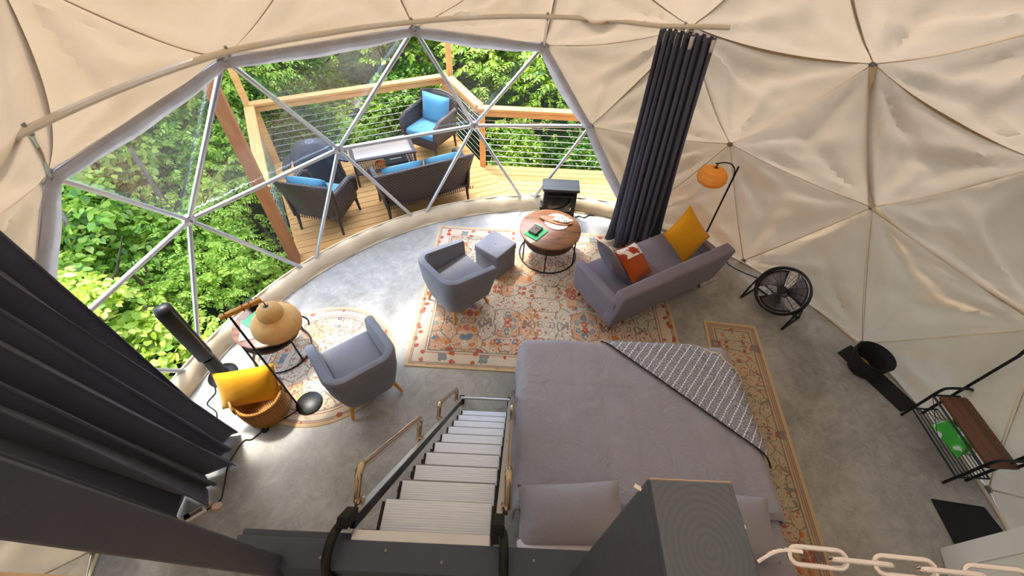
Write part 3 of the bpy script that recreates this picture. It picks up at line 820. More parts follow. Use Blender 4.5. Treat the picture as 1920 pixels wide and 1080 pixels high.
# sofa: local x along the back, faces +y
t = thing('sofa', 'mauve grey two seat sofa on walnut legs with its back to the bed', 'sofa', (1.635, 3.655, .0135), R(31))
SL, SD = 1.66, .76
b = MB(); b.box(SL - .04, SD - .08, .20, (0, 0, .265), bev=.02, seg=3); b.build('base', 'sofa', t)
for sx in (-1, 1):
    b = MB(); b.box(SL / 2 - .105, .60, .15, (sx * (SL / 4 - .055), .07, .415), bev=.035, seg=4); b.build('seat_cushion', 'sofa', t)
    b = MB(); b.box(.105, SD - .02, .44, (sx * (SL / 2 - .055), 0, .37), (0, R(sx * 5), 0), bev=.025, seg=4); b.build('arm', 'sofa', t)
b = MB(); b.box(SL, .15, .56, (0, -SD / 2 + .03, .475), (R(9), 0, 0), bev=.035, seg=4); b.build('backrest', 'sofa', t)
b = MB(); b.tube([(-SL / 2 + .02, -SD / 2 - .045, .20), (SL / 2 - .02, -SD / 2 - .045, .20)], .005, 5); b.build('seam', 'sofa', t)
for sx in (-1, 1):
    for sy in (-1, 1): taper_leg((sx * (SL / 2 - .13), sy * (SD / 2 - .11), .18), (sx * (SL / 2 - .09), sy * (SD / 2 - .07), 0), .026, .014, 'walnutleg', t)
def onsofa(p): return Matrix.Translation((1.635, 3.655, .0135)) @ Matrix.Rotation(R(31), 4, 'Z') @ Vector(p)
def put_cushion(name, label, w, h, th, lp, rot, mat, back=None, group=None, pn=.06):
    o = thing(name, label, 'cushion', onsofa(lp), group=group); o.rotation_euler = (Matrix.Rotation(R(31), 3, 'Z') @ Euler(rot).to_matrix()).to_euler()
    cushion(w, h, th, pinch=pn).build('cover', mat, o)
    b = MB(); k = 20; pts = []
    for i in range(4 * k):
        s_, f_ = divmod(i, k); q = 2 * f_ / k - 1
        x, y = [(q, -1), (1, q), (-q, 1), (-1, -q)][s_]
        pts.append((x * (1 - pn * (1 - y * y)) * w / 2, y * (1 - pn * (1 - x * x)) * h / 2, 0))
    b.tube(pts, .005, 5, closed=True); b.build('piping', back or mat, o)
    return o
put_cushion('cushion', 'plain mustard yellow cushion leaning in the far corner of the sofa', .50, .50, .17, (.50, .0, .735), (R(50), R(-22), R(14)), 'mustard')
put_cushion('cushion', 'grey quilted cushion propped against the near arm of the sofa', .46, .44, .15, (-.56, .08, .70), (R(6), R(52), R(-8)), 'greycush')
o = put_cushion('cushion', 'rust and white floral cushion lying between grey cushion and sofa back', .46, .42, .15, (-.27, .02, .625), (R(30), R(16), R(14)), 'rust', 'rust')
cushion(.452, .412, .156).build('printed_face', 'cushprint', o, (0, 0, .002)).scale = (1.01, 1.01, 1.04)
bm2 = bmesh.new(); me = o.children[-1].data; bm2.from_mesh(me)
bmesh.ops.delete(bm2, geom=[v for v in bm2.verts if v.co.y < .035 or v.co.z < -.0001], context='VERTS'); bm2.to_mesh(me); bm2.free()

# ================================================================== COFFEE TABLE and what lies on it
t = thing('coffee_table', 'round walnut drum coffee table on a black wire ring base', 'table', (.465, 4.275, .010))
b = MB(); b.lathe([(0, .452), (.392, .452), (.40, .446), (.40, .425), (.392, .42), (0, .42)], 64); b.build('tabletop', 'walnut', t)
b = MB(); b.lathe([(0, .42), (.335, .42), (.335, .27), (.32, .262), (0, .262)], 48); b.build('drum', 'darkwood', t)
b = MB(); b.tube([(.385 * math.cos(2 * PI * k / 48), .385 * math.sin(2 * PI * k / 48), .009) for k in range(48)], .009, 8, closed=True); b.build('base_ring', 'black', t)
for a in (28, 118, 208, 262, 330):
    a = R(a); b = MB(); b.tube([(.385 * math.cos(a), .385 * math.sin(a), .004), (.375 * math.cos(a), .375 * math.sin(a), .42)], .009, 8); b.build('leg', 'black', t)
TZ0 = .463
t = thing('green_book', 'thin bright green book lying on the coffee table', 'book', (.275, 4.165, TZ0), R(-38))
b = MB(); b.box(.20, .25, .016, (0, 0, .008), bev=.003); b.build('cover', 'green', t, smooth=False)
b = MB(); b.box(.195, .245, .010, (.004, 0, .008)); b.build('pages', 'whitep', t, smooth=False)
t = thing('card_box', 'dark brown open card box with green edge on the green book', 'box', (.268, 4.19, TZ0 + .0165), R(-34))
b = MB(); b.box(.115, .17, .035, (0, 0, .0175), bev=.003); b.build('body', 'darkcard', t, smooth=False)
b = MB(); b.lathe([(0, .002), (.020, .002), (.022, 0), (0, 0)], 20, (.01, .015, .035), scale=(1.2, .8, 1)); b.build('oval_mark', 'black', t)
b = MB(); b.box(.115, .02, .012, (0, .075, .042), (R(25), 0, 0)); b.build('green_flap', 'green', t, smooth=False)
b = MB(); b.tube([(.055, -.085, .008), (.085, -.06, .012)], .006, 6); b.build('ribbon', 'black', t)
b = MB(); b.lathe([(0, .004), (.155, .006), (.16, .009), (.165, .006), (.155, 0), (0, 0)], 48)
tag(b.build('round_placemat', 'whitep', None, (.555, 4.41, TZ0)), 'round white placemat under the wooden serving board', 'placemat')
t = thing('serving_board', 'leaf shaped wooden serving board with a pointed tip on white placemat', 'serving board', (.565, 4.42, TZ0 + .0095), R(-12))
pts = [(.20 * math.cos(a) * (1.0 if math.cos(a) > 0 else 1.25), .085 * math.sin(a) * (1 - .35 * max(0, -math.cos(a)))) for a in [2 * PI * k / 32 for k in range(32)]]
b = MB(); b.prism(pts, 0, .018); b.build('board', 'board', t, smooth=False)
b = MB(); b.lathe([(0, .0022), (.014, .002), (.015, 0), (0, 0)], 16, (-.05, .03, .018), scale=(1.3, .8, 1)); b.build('hole', 'black', t)
t = thing('folded_cloth', 'spotted folded cloth lying on the wooden serving board', 'cloth', (.61, 4.425, TZ0 + .031), R(-10))
b = MB()
def fn(u, v):
    x, y = (u - .5) * .20, (v - .5) * .12
    return (x * (1 + .1 * math.sin(v * 6)), y * (1 - .15 * math.cos(u * 5)), .006 + .016 * math.sin(PI * u) ** .6 * math.sin(PI * v) ** .6 + .004 * math.sin(u * 22) * math.sin(v * 9))
b.grid(fn, 16, 10); b.build('cloth', 'leopard', t, solid=.006)
b = MB(); b.lathe([(0, .012), (.02, .011), (.034, .004), (.03, 0), (0, 0)], 18, (.12, .005, -.002), scale=(1, .7, 1.6)); b.build('napkin_knot', 'whitep', t)

# ================================================================== STOVE
t = thing('electric_stove', 'black electric stove heater with a glass door by the window', 'stove', (.625, 5.075, 0), R(-1))
b = MB(); b.box(.46, .24, .50, (0, 0, .29), bev=.008); b.build('body', 'blackp', t)
b = MB(); b.box(.52, .275, .045, (0, 0, .572), bev=.018, seg=3); b.build('top_plate', 'charcoal', t)
b = MB()
for x_, z_, w_, h_ in ((0, .49, .38, .03), (0, .19, .38, .03), (-.175, .34, .03, .27), (.175, .34, .03, .27)): b.box(w_, .02, h_, (x_, -.128, z_), bev=.004)
b.build('door_frame', 'black', t)
b = MB(); b.box(.32, .006, .28, (0, -.1215, .34)); b.build('glass', 'blackg', t, smooth=False)
b = MB(); b.box(.012, .02, .06, (.158, -.142, .30), bev=.004); b.build('handle', 'steel', t)
b = MB(); b.box(.03, .004, .008, (0, -.1225, .125), bev=.001); b.build('maker_badge', 'whitep', t)
b = MB(); b.box(.50, .26, .05, (0, 0, .026), bev=.006); b.build('plinth', 'black', t)
b = MB(); b.box(.03, .16, .22, (-.252, .02, .12), bev=.006); b.build('side_vent', 'black', t)
b = MB(); b.tube(smoothpath([(.905, 5.10, .012), (.97, 5.13, .008), (1.04, 5.10, .008), (1.12, 5.16, .008), (1.2, 5.16, .008)]), .008, 6)
attach(b.build('power_cord', 'blackp'), t)

# ================================================================== FLOOR LAMPS
t = thing('floor_lamp', 'black arched floor lamp with a round amber rattan shade behind the sofa', 'floor lamp', (2.56, 4.41, 0))
b = MB(); b.lathe([(0, .022), (.12, .020), (.13, .012), (.13, 0), (0, 0)], 32); b.build('base', 'black', t)
b = MB(); b.tube([(0, 0, .015), (0, 0, 1.40)], .011, 10); b.build('pole', 'black', t)
b = MB(); b.tube(smoothpath([(0, 0, 1.27), (-.03, .005, 1.36), (-.09, .01, 1.42), (-.17, .02, 1.43), (-.235, .03, 1.41), (-.26, .033, 1.41)]), .008, 8); b.build('arm', 'black', t)
b = MB(); b.tube([(-.235, .03, 1.41), (-.235, .03, 1.35)], .007, 8); b.lathe([(0, .03), (.012, .028), (.03, .0), (.028, -.01), (0, -.012)], 16, (-.235, .03, 1.335)); b.build('socket', 'black', t)
sh = [(.030, .11), (.08, .098), (.135, .062), (.168, .012), (.172, -.034), (.152, -.073), (.12, -.096)]
b = MB(); b.lathe([(r_, z_) for r_, z_ in sh], 40, (-.235, .03, 1.245)); shd = b.build('lamp_shade', 'rattan', t, solid=.005)
for r_, z_ in sh[1:]:
    b = MB(); b.tube([(-.235 + r_ * math.cos(2 * PI * k / 40), .03 + r_ * math.sin(2 * PI * k / 40), 1.245 + z_) for k in range(40)], .0035, 5, closed=True); b.build('cane_hoop', 'rattan', shd)
bul = NT('warm_bulb'); bul.b.inputs['Emission Color'].default_value = (1, .72, .38, 1); bul.b.inputs['Emission Strength'].default_value = 6
b = MB(); b.lathe([(0, .035), (.018, .032), (.03, .012), (.024, -.012), (0, -.026)], 16, (-.235, .03, 1.245)); b.build('bulb', bul.m, t)

# left lamp: disc base, black pole, wooden yoke and beehive shade
t = thing('floor_lamp', 'black pole floor lamp with a beehive straw shade above the side table', 'floor lamp', (-1.99, 1.915, .010))
b = MB(); b.lathe([(0, .016), (.122, .015), (.128, .010), (.128, 0), (0, 0)], 40); b.build('base', 'black', t)
b = MB(); b.tube([(-.112, -.02, .012), (-.117, -.022, .7), (-.122, -.025, 1.46)], .0095, 10); b.build('pole', 'black', t)
ax0, ax1 = Vector((-.165, -.06, 1.47)), Vector((.055, .135, 1.47)); md = (ax0 + ax1) / 2; av = (ax1 - ax0)
b = MB(); b.box(av.length, .03, .038, md, (0, 0, math.atan2(av.y, av.x)), bev=.004); b.build('wooden_arm', 'oak', t)
for f_ in (.12, .55, .72):
    q = ax0.lerp(ax1, f_); b = MB(); b.tube([(q.x - .012 * .66, q.y + .02, 1.455), (q.x, q.y, 1.497), (q.x + .014, q.y - .02, 1.45)], .004, 6); b.build('strap', 'black', t)
sc_ = Vector((.012, .185, 1.14)); 
b = MB(); b.tube(smoothpath([ax1 + Vector((-.03, -.02, 0)), ax1 + Vector((-.035, 0, .02)), sc_ + Vector((0, 0, .235)), sc_ + Vector((0, 0, .17))]), .004, 6); b.build('cord', 'black', t)
hive = [(.018, .178), (.05, .172), (.082, .15), (.096, .118), (.098, .085), (.092, .068), (.125, .058), (.165, .03), (.19, -.01), (.197, -.055), (.188, -.09), (.165, -.115)]
b = MB(); b.lathe(hive, 48, sc_); shd = b.build('lamp_shade', 'rattanl', t, solid=.006)
for r_, z_ in hive[1:]:
    b = MB(); b.tube([(sc_.x + r_ * math.cos(2 * PI * k / 40), sc_.y + r_ * math.sin(2 * PI * k / 40), sc_.z + z_) for k in range(40)], .0042, 5, closed=True); b.build('straw_coil', 'rattanl', shd)
for a_ in (200, 232, 247, 150):
    a_ = R(a_); b = MB(); b.lathe([(0, .003), (.008, .002), (.009, 0), (0, 0)], 10, sc_ + Vector((.193 * math.cos(a_), .193 * math.sin(a_), -.015)), Vector((math.cos(a_), math.sin(a_), .45)).to_track_quat('Z', 'Y').to_euler()); b.build('weave_opening', 'whitep', shd)
b = MB(); b.lathe([(0, .012), (.016, .01), (.022, 0), (0, -.004)], 14, sc_ + Vector((0, 0, .172))); b.build('cap', 'black', shd)

# ================================================================== SIDE TABLE (left) and items
t = thing('side_table', 'round two tier walnut side table with black wire legs by the window', 'table', (-2.50, 2.53, .010))
b = MB(); b.lathe([(0, .50), (.30, .50), (.31, .495), (.31, .482), (.30, .478), (0, .478)], 48); b.build('tabletop', 'walnut', t)
b = MB(); b.lathe([(0, .36), (.285, .36), (.29, .354), (.29, .342), (0, .338)], 48); b.build('lower_tray', 'darkwood', t)
b = MB(); b.tube([(.30 * math.cos(2 * PI * k / 40), .30 * math.sin(2 * PI * k / 40), .009) for k in range(40)], .009, 8, closed=True); b.build('base_ring', 'black', t)
for a in (-25, 65, 155, 245):
    a = R(a); b = MB(); b.tube([(.30 * math.cos(a), .30 * math.sin(a), .008), (.297 * math.cos(a), .297 * math.sin(a), .48)], .010, 8); b.build('leg', 'black', t)
b = MB(); b.tube(smoothpath([(.28, .10, .50), (.33, .12, .47), (.36, .13, .40), (.35, .12, .33)]), .009, 8); b.build('handle', 'black', t)
t = thing('magazine', 'white magazine lying at the edge of the left side table', 'magazine', (-2.60, 2.44, .5105), R(20))
b = MB(); b.box(.20, .26, .006, (0, 0, .003)); b.build('pages', 'whitep', t, smooth=False)
b = MB(); b.box(.20, .26, .001, (0, 0, .0067)); b.build('cover', 'sheet', t, smooth=False)
t = thing('green_notebook', 'dark green notebook on top of the white magazine', 'book', (-2.59, 2.56, .5183), R(-28))
b = MB(); b.box(.17, .23, .022, (0, 0, .011), bev=.003); b.build('cover', plain('dark_green_cover', '#1c7a55', .4), t, smooth=False)
b = MB(); b.box(.165, .224, .016, (.004, 0, .011)); b.build('pages', 'whitep', t, smooth=False)
t = thing('black_box', 'small black box standing behind the green notebook', 'box', (-2.70, 2.71, .5105), R(-28))
b = MB(); b.box(.09, .09, .07, (0, 0, .035), bev=.005); b.build('body', 'black', t)
b = MB(); b.box(.094, .094, .018, (0, 0, .078), bev=.004); b.build('lid', 'blackp', t)
t = thing('framed_tray', 'small black framed tray lying on the lower shelf of the side table', 'tray', (-2.43, 2.38, .3705), R(15))
b = MB()
for x_, y_, w_, h_ in ((0, .08, .24, .02), (0, -.08, .24, .02), (.11, 0, .02, .16), (-.11, 0, .02, .16)): b.box(w_, h_, .02, (x_, y_, .012), bev=.003)
b.build('rim', 'black', t)
b = MB(); b.box(.21, .15, .006, (0, 0, .004)); b.build('plate', 'grey', t, smooth=False)

# ================================================================== TOWER FAN
t = thing('tower_fan', 'tall black bladeless tower fan on a round base near the left curtain', 'fan', (-3.0, 2.19, 0), R(-52))
b = MB(); b.lathe([(0, .05), (.05, .048), (.075, .035), (.135, .022), (.145, .010), (.14, 0), (0, 0)], 40); b.build('base', 'blackp', t)
b = MB(); b.lathe([(0, .34), (.058, .34), (.062, .30), (.066, .06), (.07, .045), (0, .045)], 28); b.build('motor_body', 'blackp', t)
lean = Matrix.Rotation(R(0), 3, 'X')
b = MB(); lp = []
for i in range(13): lp.append((.046 * math.cos(PI * i / 12), 0, 1.06 + .055 * math.sin(PI * i / 12)))
for i in range(13): lp.append((-.046 * math.cos(PI * i / 12), 0, .40 - .03 * math.sin(PI * i / 12)))
# loop with a deep flat section
n = len(lp); rings = []
for i, p in enumerate(lp):
    p = Vector(p); dct = (Vector(lp[(i + 1) % n]) - Vector(lp[i - 1])).normalized(); nrm_ = Vector((0, 1, 0)).cross(dct)
    rings.append([b.bm.verts.new(p + nrm_ * (sx * .028) + Vector((0, sy * .058, 0))) for sx, sy in ((-1, -.7), (-.6, -1), (.6, -1), (1, -.7), (1, .7), (.6, 1), (-.6, 1), (-1, .7))])
for i in range(n):
    A, B = rings[i], rings[(i + 1) % n]
    for k in range(8): b.bm.faces.new((A[k], A[(k + 1) % 8], B[(k + 1) % 8], B[k]))
b.build('air_loop', 'blackp', t)
b = MB(); b.box(.05, .07, .62, (0, .02, .72), bev=.02); b.build('inner_grille', 'rubber', t)
b = MB(); b.lathe([(0, .004), (.008, .003), (.009, 0), (0, 0)], 12, (0, -.088, .385), (R(90), 0, 0)); b.build('indicator', 'steel', t)
b = MB(); b.box(.03, .004, .012, (0, -.067, .2), bev=.001); b.build('control_strip', 'grey', t)

# ================================================================== BASKET with cushion
t = thing('wicker_basket', 'round honey coloured wicker basket on the floor beside the round rug', 'basket', (-2.36, 1.83, .0115))
b = MB(); pr = [(0, .004), (.17, .004), (.19, .02), (.205, .12), (.21, .22), (.205, .29)]
b.lathe(pr, 40); b.build('body', 'basket', t, solid=.012)
for k in range(11):
    z_ = .02 + .027 * k; r_ = .198 + .016 * math.sin(k / 10 * PI * .6)
    b = MB(); b.tube([((r_ + .004 * (-1) ** i) * math.cos(2 * PI * i / 48), (r_ + .004 * (-1) ** i) * math.sin(2 * PI * i / 48), z_) for i in range(48)], .008, 5, closed=True); b.build('cane_row', 'basket', t)
b = MB(); b.tube([(.208 * math.cos(2 * PI * i / 40), .208 * math.sin(2 * PI * i / 40), .30) for i in range(40)], .015, 8, closed=True); b.build('rim', 'basket', t)
for a in (40, 220):
    a = R(a); c_ = Vector((.208 * math.cos(a), .208 * math.sin(a), .30)); tn = Vector((-math.sin(a), math.cos(a), 0))
    b = MB(); b.tube(smoothpath([c_ - tn * .08, c_ - tn * .06 + Vector((0, 0, .07)), c_ + tn * .06 + Vector((0, 0, .07)), c_ + tn * .08]), .011, 8); b.build('handle', 'basket', t)
o = thing('cushion', 'mustard yellow cushion stuffed in the wicker basket', 'cushion', (-2.41, 1.86, .42), rot=(R(62), R(6), R(20)))
cushion(.50, .38, .20).build('cover', 'mustard', o)
b = MB(); b.tube([(.24, -.17, 0), (.243, 0, 0), (.24, .17, 0)], .005, 5); b.build('piping', 'mustard', o)
o = thing('folded_blanket', 'folded dark plum blanket inside the wicker basket behind the cushion', 'blanket', (-2.28, 1.93, .27), rot=(R(60), 0, R(35)))
b = MB(); b.box(.22, .18, .06, bev=.025, seg=3); b.build('cloth', 'greycush', o)
b = MB(); b.box(.225, .185, .012, (0, 0, .03), bev=.005); b.build('fold', 'sofa', o)

# ================================================================== CORDS AND SOCKETS
b = MB(); b.tube(smoothpath([(-3.02, 2.05, .008), (-2.98, 1.98, .006), (-3.0, 1.86, .006), (-2.86, 1.77, .006), (-2.78, 1.58, .006), (-2.72, 1.5, .006)]), .006, 6)
attach(b.build('power_cord', 'blackp'), bpy.data.objects['tower_fan'])
b = MB(); b.tube(smoothpath([(-2.08, 1.83, .016), (-2.20, 1.72, .016), (-2.32, 1.63, .012), (-2.40, 1.53, .006), (-2.47, 1.51, .006), (-2.50, 1.39, .006), (-2.51, 1.27, .006), (-2.46, 1.10, .006), (-2.44, .98, .006), (-2.54, .89, .006)]), .006, 6); cw_ = attach(b.build('power_cord', 'blackp'), bpy.data.objects['floor_lamp.001'])
b = MB(); b.lathe([(0, .028), (.02, .027), (.034, .018), (.036, 0), (0, 0)], 24, (-2.32, 1.63, 0)); b.build('foot_switch', 'blackp', cw_)
t = thing('power_strip', 'white power strip on the floor below the left curtain', 'power strip', (-2.60, .86, 0), R(38))
b = MB(); b.box(.20, .055, .035, (0, 0, .0175), bev=.006); b.build('body', 'whitep', t)
b = MB(); b.box(.035, .035, .03, (-.03, 0, .05), bev=.006); b.build('plug', 'blackp', t)
b = MB(); b.box(.14, .03, .003, (.01, 0, .0355)); b.build('socket_face', 'grey', t)
t = thing('adapter_plug', 'pale pink plug adapter lying behind the white power strip', 'plug', (-2.44, .94, 0), R(20))
b = MB(); b.lathe([(0, .035), (.03, .03), (.04, .015), (.036, 0), (0, 0)], 20, (0, 0, 0), scale=(1.1, .8, 1)); b.build('body', 'pink', t)
b = MB(); b.box(.10, .035, .022, (-.09, .03, .014), (0, 0, R(20)), bev=.01); b.build('arm', 'pink', t)

# ================================================================== FLOOR FAN (right)
fc = Vector((3.27, 3.50, .30)); ax = Vector((-.62, -.42, .66)).normalized()
t = thing('floor_fan', 'round black high velocity floor fan against the right wall', 'fan', fc, rot=ax.to_track_quat('Z', 'Y').to_euler())
FR = .285
for z_ in (.05, -.05):
    b = MB(); b.tube([(FR * math.cos(2 * PI * k / 48), FR * math.sin(2 * PI * k / 48), z_) for k in range(48)], .013, 8, closed=True); b.build('guard_ring', 'black', t)
b = MB(); b.lathe([(FR - .004, -.05), (FR - .004, .05)], 48); b.build('drum', 'black', t, solid=.004)
for k in range(16):
    a = 2 * PI * k / 16
    b = MB(); b.tube([(.05 * math.cos(a), .05 * math.sin(a), .085), (.17 * math.cos(a), .17 * math.sin(a), .082), (FR * math.cos(a), FR * math.sin(a), .05)], .0022, 5); b.build('guard_wire', 'black', t)
    b = MB(); b.tube([(.05 * math.cos(a), .05 * math.sin(a), -.10), (FR * math.cos(a), FR * math.sin(a), -.05)], .0022, 5); b.build('rear_wire', 'black', t)
for r_ in (.10, .155, .21, .25):
    b = MB(); b.tube([(r_ * math.cos(2 * PI * k / 40), r_ * math.sin(2 * PI * k / 40), .084 - .1 * max(0, r_ - .17)) for k in range(40)], .0018, 5, closed=True); b.build('guard_hoop', 'black', t)
b = MB(); b.lathe([(0, .092), (.045, .090), (.052, .078), (.05, .06), (0, .06)], 24); b.build('hub_cap', 'blackp', t)
b = MB(); b.lathe([(0, -.03), (.055, -.03), (.06, -.05), (.06, -.15), (.04, -.17), (0, -.17)], 24); b.build('motor', 'grey', t)
for k in range(3):
    a0f = 2 * PI * k / 3 + .5; b = MB()
    def fn(u, v, a0f=a0f):
        r_ = .045 + .215 * v; a = a0f + (u - .5) * (1.0 + .7 * v) + .25 * v
        return (r_ * math.cos(a), r_ * math.sin(a), (u - .5) * .07 + .01)
    b.grid(fn, 8, 8); b.build('blade', plain('fan_blade', '#5d5b62', .3, .6) if k == 0 else bpy.data.materials['fan_blade'], t, solid=.003)
# stand tubes in world space under the fan
st = thing('dummy', 'x', 'x'); bpy.data.objects.remove(st)
inv = t.matrix_world
mw = Matrix.Translation(fc) @ ax.to_track_quat('Z', 'Y').to_matrix().to_4x4(); mi = mw.inverted()
def wtube(pts, r_, name, mat, parent, mi_=mi):
    b = MB(); b.tube([mi_ @ Vector(p) for p in smoothpath(pts, 5)], r_, 8); return b.build(name, mat, parent)
hz = Vector((ax.y, -ax.x, 0)).normalized()       # horizontal side direction
back = Vector((-ax.x, -ax.y, 0)).normalized()
L_, R_ = fc + hz * (FR + .01), fc - hz * (FR + .01)
for S in (L_, R_):
    f1 = Vector((S.x, S.y, .012)) - back * .20; f2 = Vector((S.x, S.y, .012)) + back * .12
    wtube([S, Vector((S.x, S.y, .2)) - back * .12, f1 + Vector((0, 0, .01)), f1 + back * .04 + Vector((0, 0, 0)), f2, f2 + Vector((0, 0, .03)), S + Vector((0, 0, -.06))], .012, 'stand_tube', 'black', t)
wtube([Vector((L_.x, L_.y, .012)) + back * .12, (Vector((L_.x, L_.y, .012)) + Vector((R_.x, R_.y, .012))) / 2 + back * .12, Vector((R_.x, R_.y, .012)) + back * .12], .012, 'stand_bar', 'black', t)
b = MB(); b.tube(smoothpath([(2.80, 4.42, .01), (2.93, 4.30, .008), (2.98, 4.20, .006), (3.12, 4.08, .006), (3.28, 3.98, .006), (3.36, 3.80, .01), (3.42, 3.62, .04)]), .007, 6)
attach(b.build('power_cord', 'blackp'), t)

# ================================================================== BOOT MAT, BUCKET, BENCH
def flatquad(name, label, cat, pts, z1, mat):
    cx = sum(p[0] for p in pts) / 4; cy = sum(p[1] for p in pts) / 4
    t = thing(name, label, cat, (cx, cy, 0)); b = MB(); b.prism([(p[0] - cx, p[1] - cy) for p in pts], 0, z1); b.build('mat', mat, t, smooth=False)
    b = MB(); b.tube([(p[0] - cx, p[1] - cy, z1) for p in pts], .004, 5, closed=True); b.build('raised_lip', mat, t); return t
flatquad('boot_tray', 'long narrow black boot tray along the right wall under the bucket', 'tray', [(3.80, 2.84), (4.00, 2.95), (4.33, 2.20), (4.12, 2.13)], .014, 'rubber')
t = thing('metal_bucket', 'wide black tapered bucket standing on the boot tray', 'bucket', (3.95, 2.63, .0185))
b = MB(); b.lathe([(0, .004), (.135, .004), (.14, .01), (.185, .25), (.188, .255), (.192, .25)], 48); b.build('shell', 'rubber', t, solid=.006)
b = MB(); b.tube([(.188 * math.cos(2 * PI * i / 48), .188 * math.sin(2 * PI * i / 48), .255) for i in range(48)], .006, 6, closed=True); b.build('rim', 'black', t)
b = MB(); b.box(.01, .09, .02, (-.175, .09, .243), (0, 0, R(-30)), bev=.004); b.build('handle', 'black', t)
t = thing('amber_bowl', 'small amber wooden bowl lying inside the black bucket', 'bowl', (3.92, 2.66, .030))
b = MB(); b.lathe([(0, 0), (.04, 0), (.075, .03), (.085, .055)], 28); b.build('shell', 'amber', t, solid=.006)
b = MB(); b.tube([(.085 * math.cos(2 * PI * i / 32), .085 * math.sin(2 * PI * i / 32), .055) for i in range(32)], .004, 6, closed=True); b.build('rim', 'amber', t)

t = thing('hall_bench', 'black steel hall bench with dark plank seat and tall coat uprights', 'bench', (0, 0, 0))
x0, x1, y0, y1, zs = 4.12, 4.38, 1.40, 2.06, .46
for k in range(3):
    b = MB(); b.box((x1 - x0) / 3 - .003, y1 - y0, .028, (x0 + (x1 - x0) * (k + .5) / 3, (y0 + y1) / 2, zs), bev=.003); b.build('seat_plank', wood('bench_plank', '#6b4328', '#432818', (9, 1, 9), .5) if k == 0 else bpy.data.materials['bench_plank'], t, smooth=False)
for y in (y0 + .02, y1 + .03):
    b = MB(); b.tube(smoothpath([(x0 - .02, y, 0.008), (x0 - .02, y, .30), (x0 - .02, y, .52), (x0 + .02, y, .575), (x0 + .16, y, .58), (x1 - .05, y, .58), (x1, y, .56), (x1 + .01, y, .5), (x1, y, .47)], 4), .013, 8); b.build('side_frame', 'black', t)
    b = MB(); b.tube([(x1 - .045, y + .03, .008), (x1 - .045, y + .03, 1.10), (x1 - .14, y + .03, 1.45), (x1 - .26, y + .03, 1.75)], .013, 8); b.build('upright', 'black', t)
    b = MB(); b.tube([(x0 - .02, y, .435), (x1 + .02, y, .435)], .010, 8); b.build('seat_bearer', 'black', t)
    b = MB(); b.tube([(x0 - .02, y, .16), (x1 + .02, y, .16)], .008, 8); b.build('shelf_bearer', 'black', t)
for x in (x0 - .02, x1 + .02):
    b = MB(); b.tube([(x, y0 + .02, .435), (x, y1 + .03, .435)], .010, 8); b.build('seat_rail', 'black', t)
    b = MB(); b.tube([(x, y0 + .02, .16), (x, y1 + .03, .16)], .008, 8); b.build('shelf_rail', 'black', t)
for k in range(7):
    x = x0 + (x1 - x0) * (k + .5) / 7; b = MB(); b.tube([(x, y0 + .02, .162), (x, y1 + .03, .162)], .004, 6); b.build('shelf_wire', 'black', t)
b = MB(); b.tube([(x0 - .02, y1 + .03, .43), (x0 + .05, y1 - .25, .17)], .003, 5); b.tube([(x0 - .02, y1 - .25, .43), (x0 - .02, y1 + .03, .17)], .003, 5); b.build('side_brace', 'black', t)
t = thing('shopping_bag', 'bright green and white bag on the wire shelf of the bench', 'bag', (4.28, 1.78, .167), R(10))
b = MB()
def fn(u, v):
    a = 2 * PI * u; r_ = (1 - .35 * v) * (1 + .08 * math.sin(5 * a + 3 * v)); sq = .11 / max(abs(math.cos(a)), abs(math.sin(a)) * .75)
    return (r_ * sq * .8 * math.cos(a), r_ * sq * 1.1 * math.sin(a), .20 * v + .012 * math.sin(7 * a) * v)
b.grid(fn, 32, 8, closeu=True); b.bm.faces.new(b.bm.verts[:32]); b.build('sack', 'bag', t)
b = MB(); b.tube(smoothpath([(-.05, -.03, .19), (-.04, -.02, .25), (.04, .02, .25), (.05, .03, .19)]), .006, 6); b.build('handle', 'green', t)
flatquad('door_mat', 'black rubber door mat in front of the white door', 'door mat', [(3.90, 1.27), (4.34, 1.22), (4.42, .70), (3.86, .62)], .010, 'rubber')

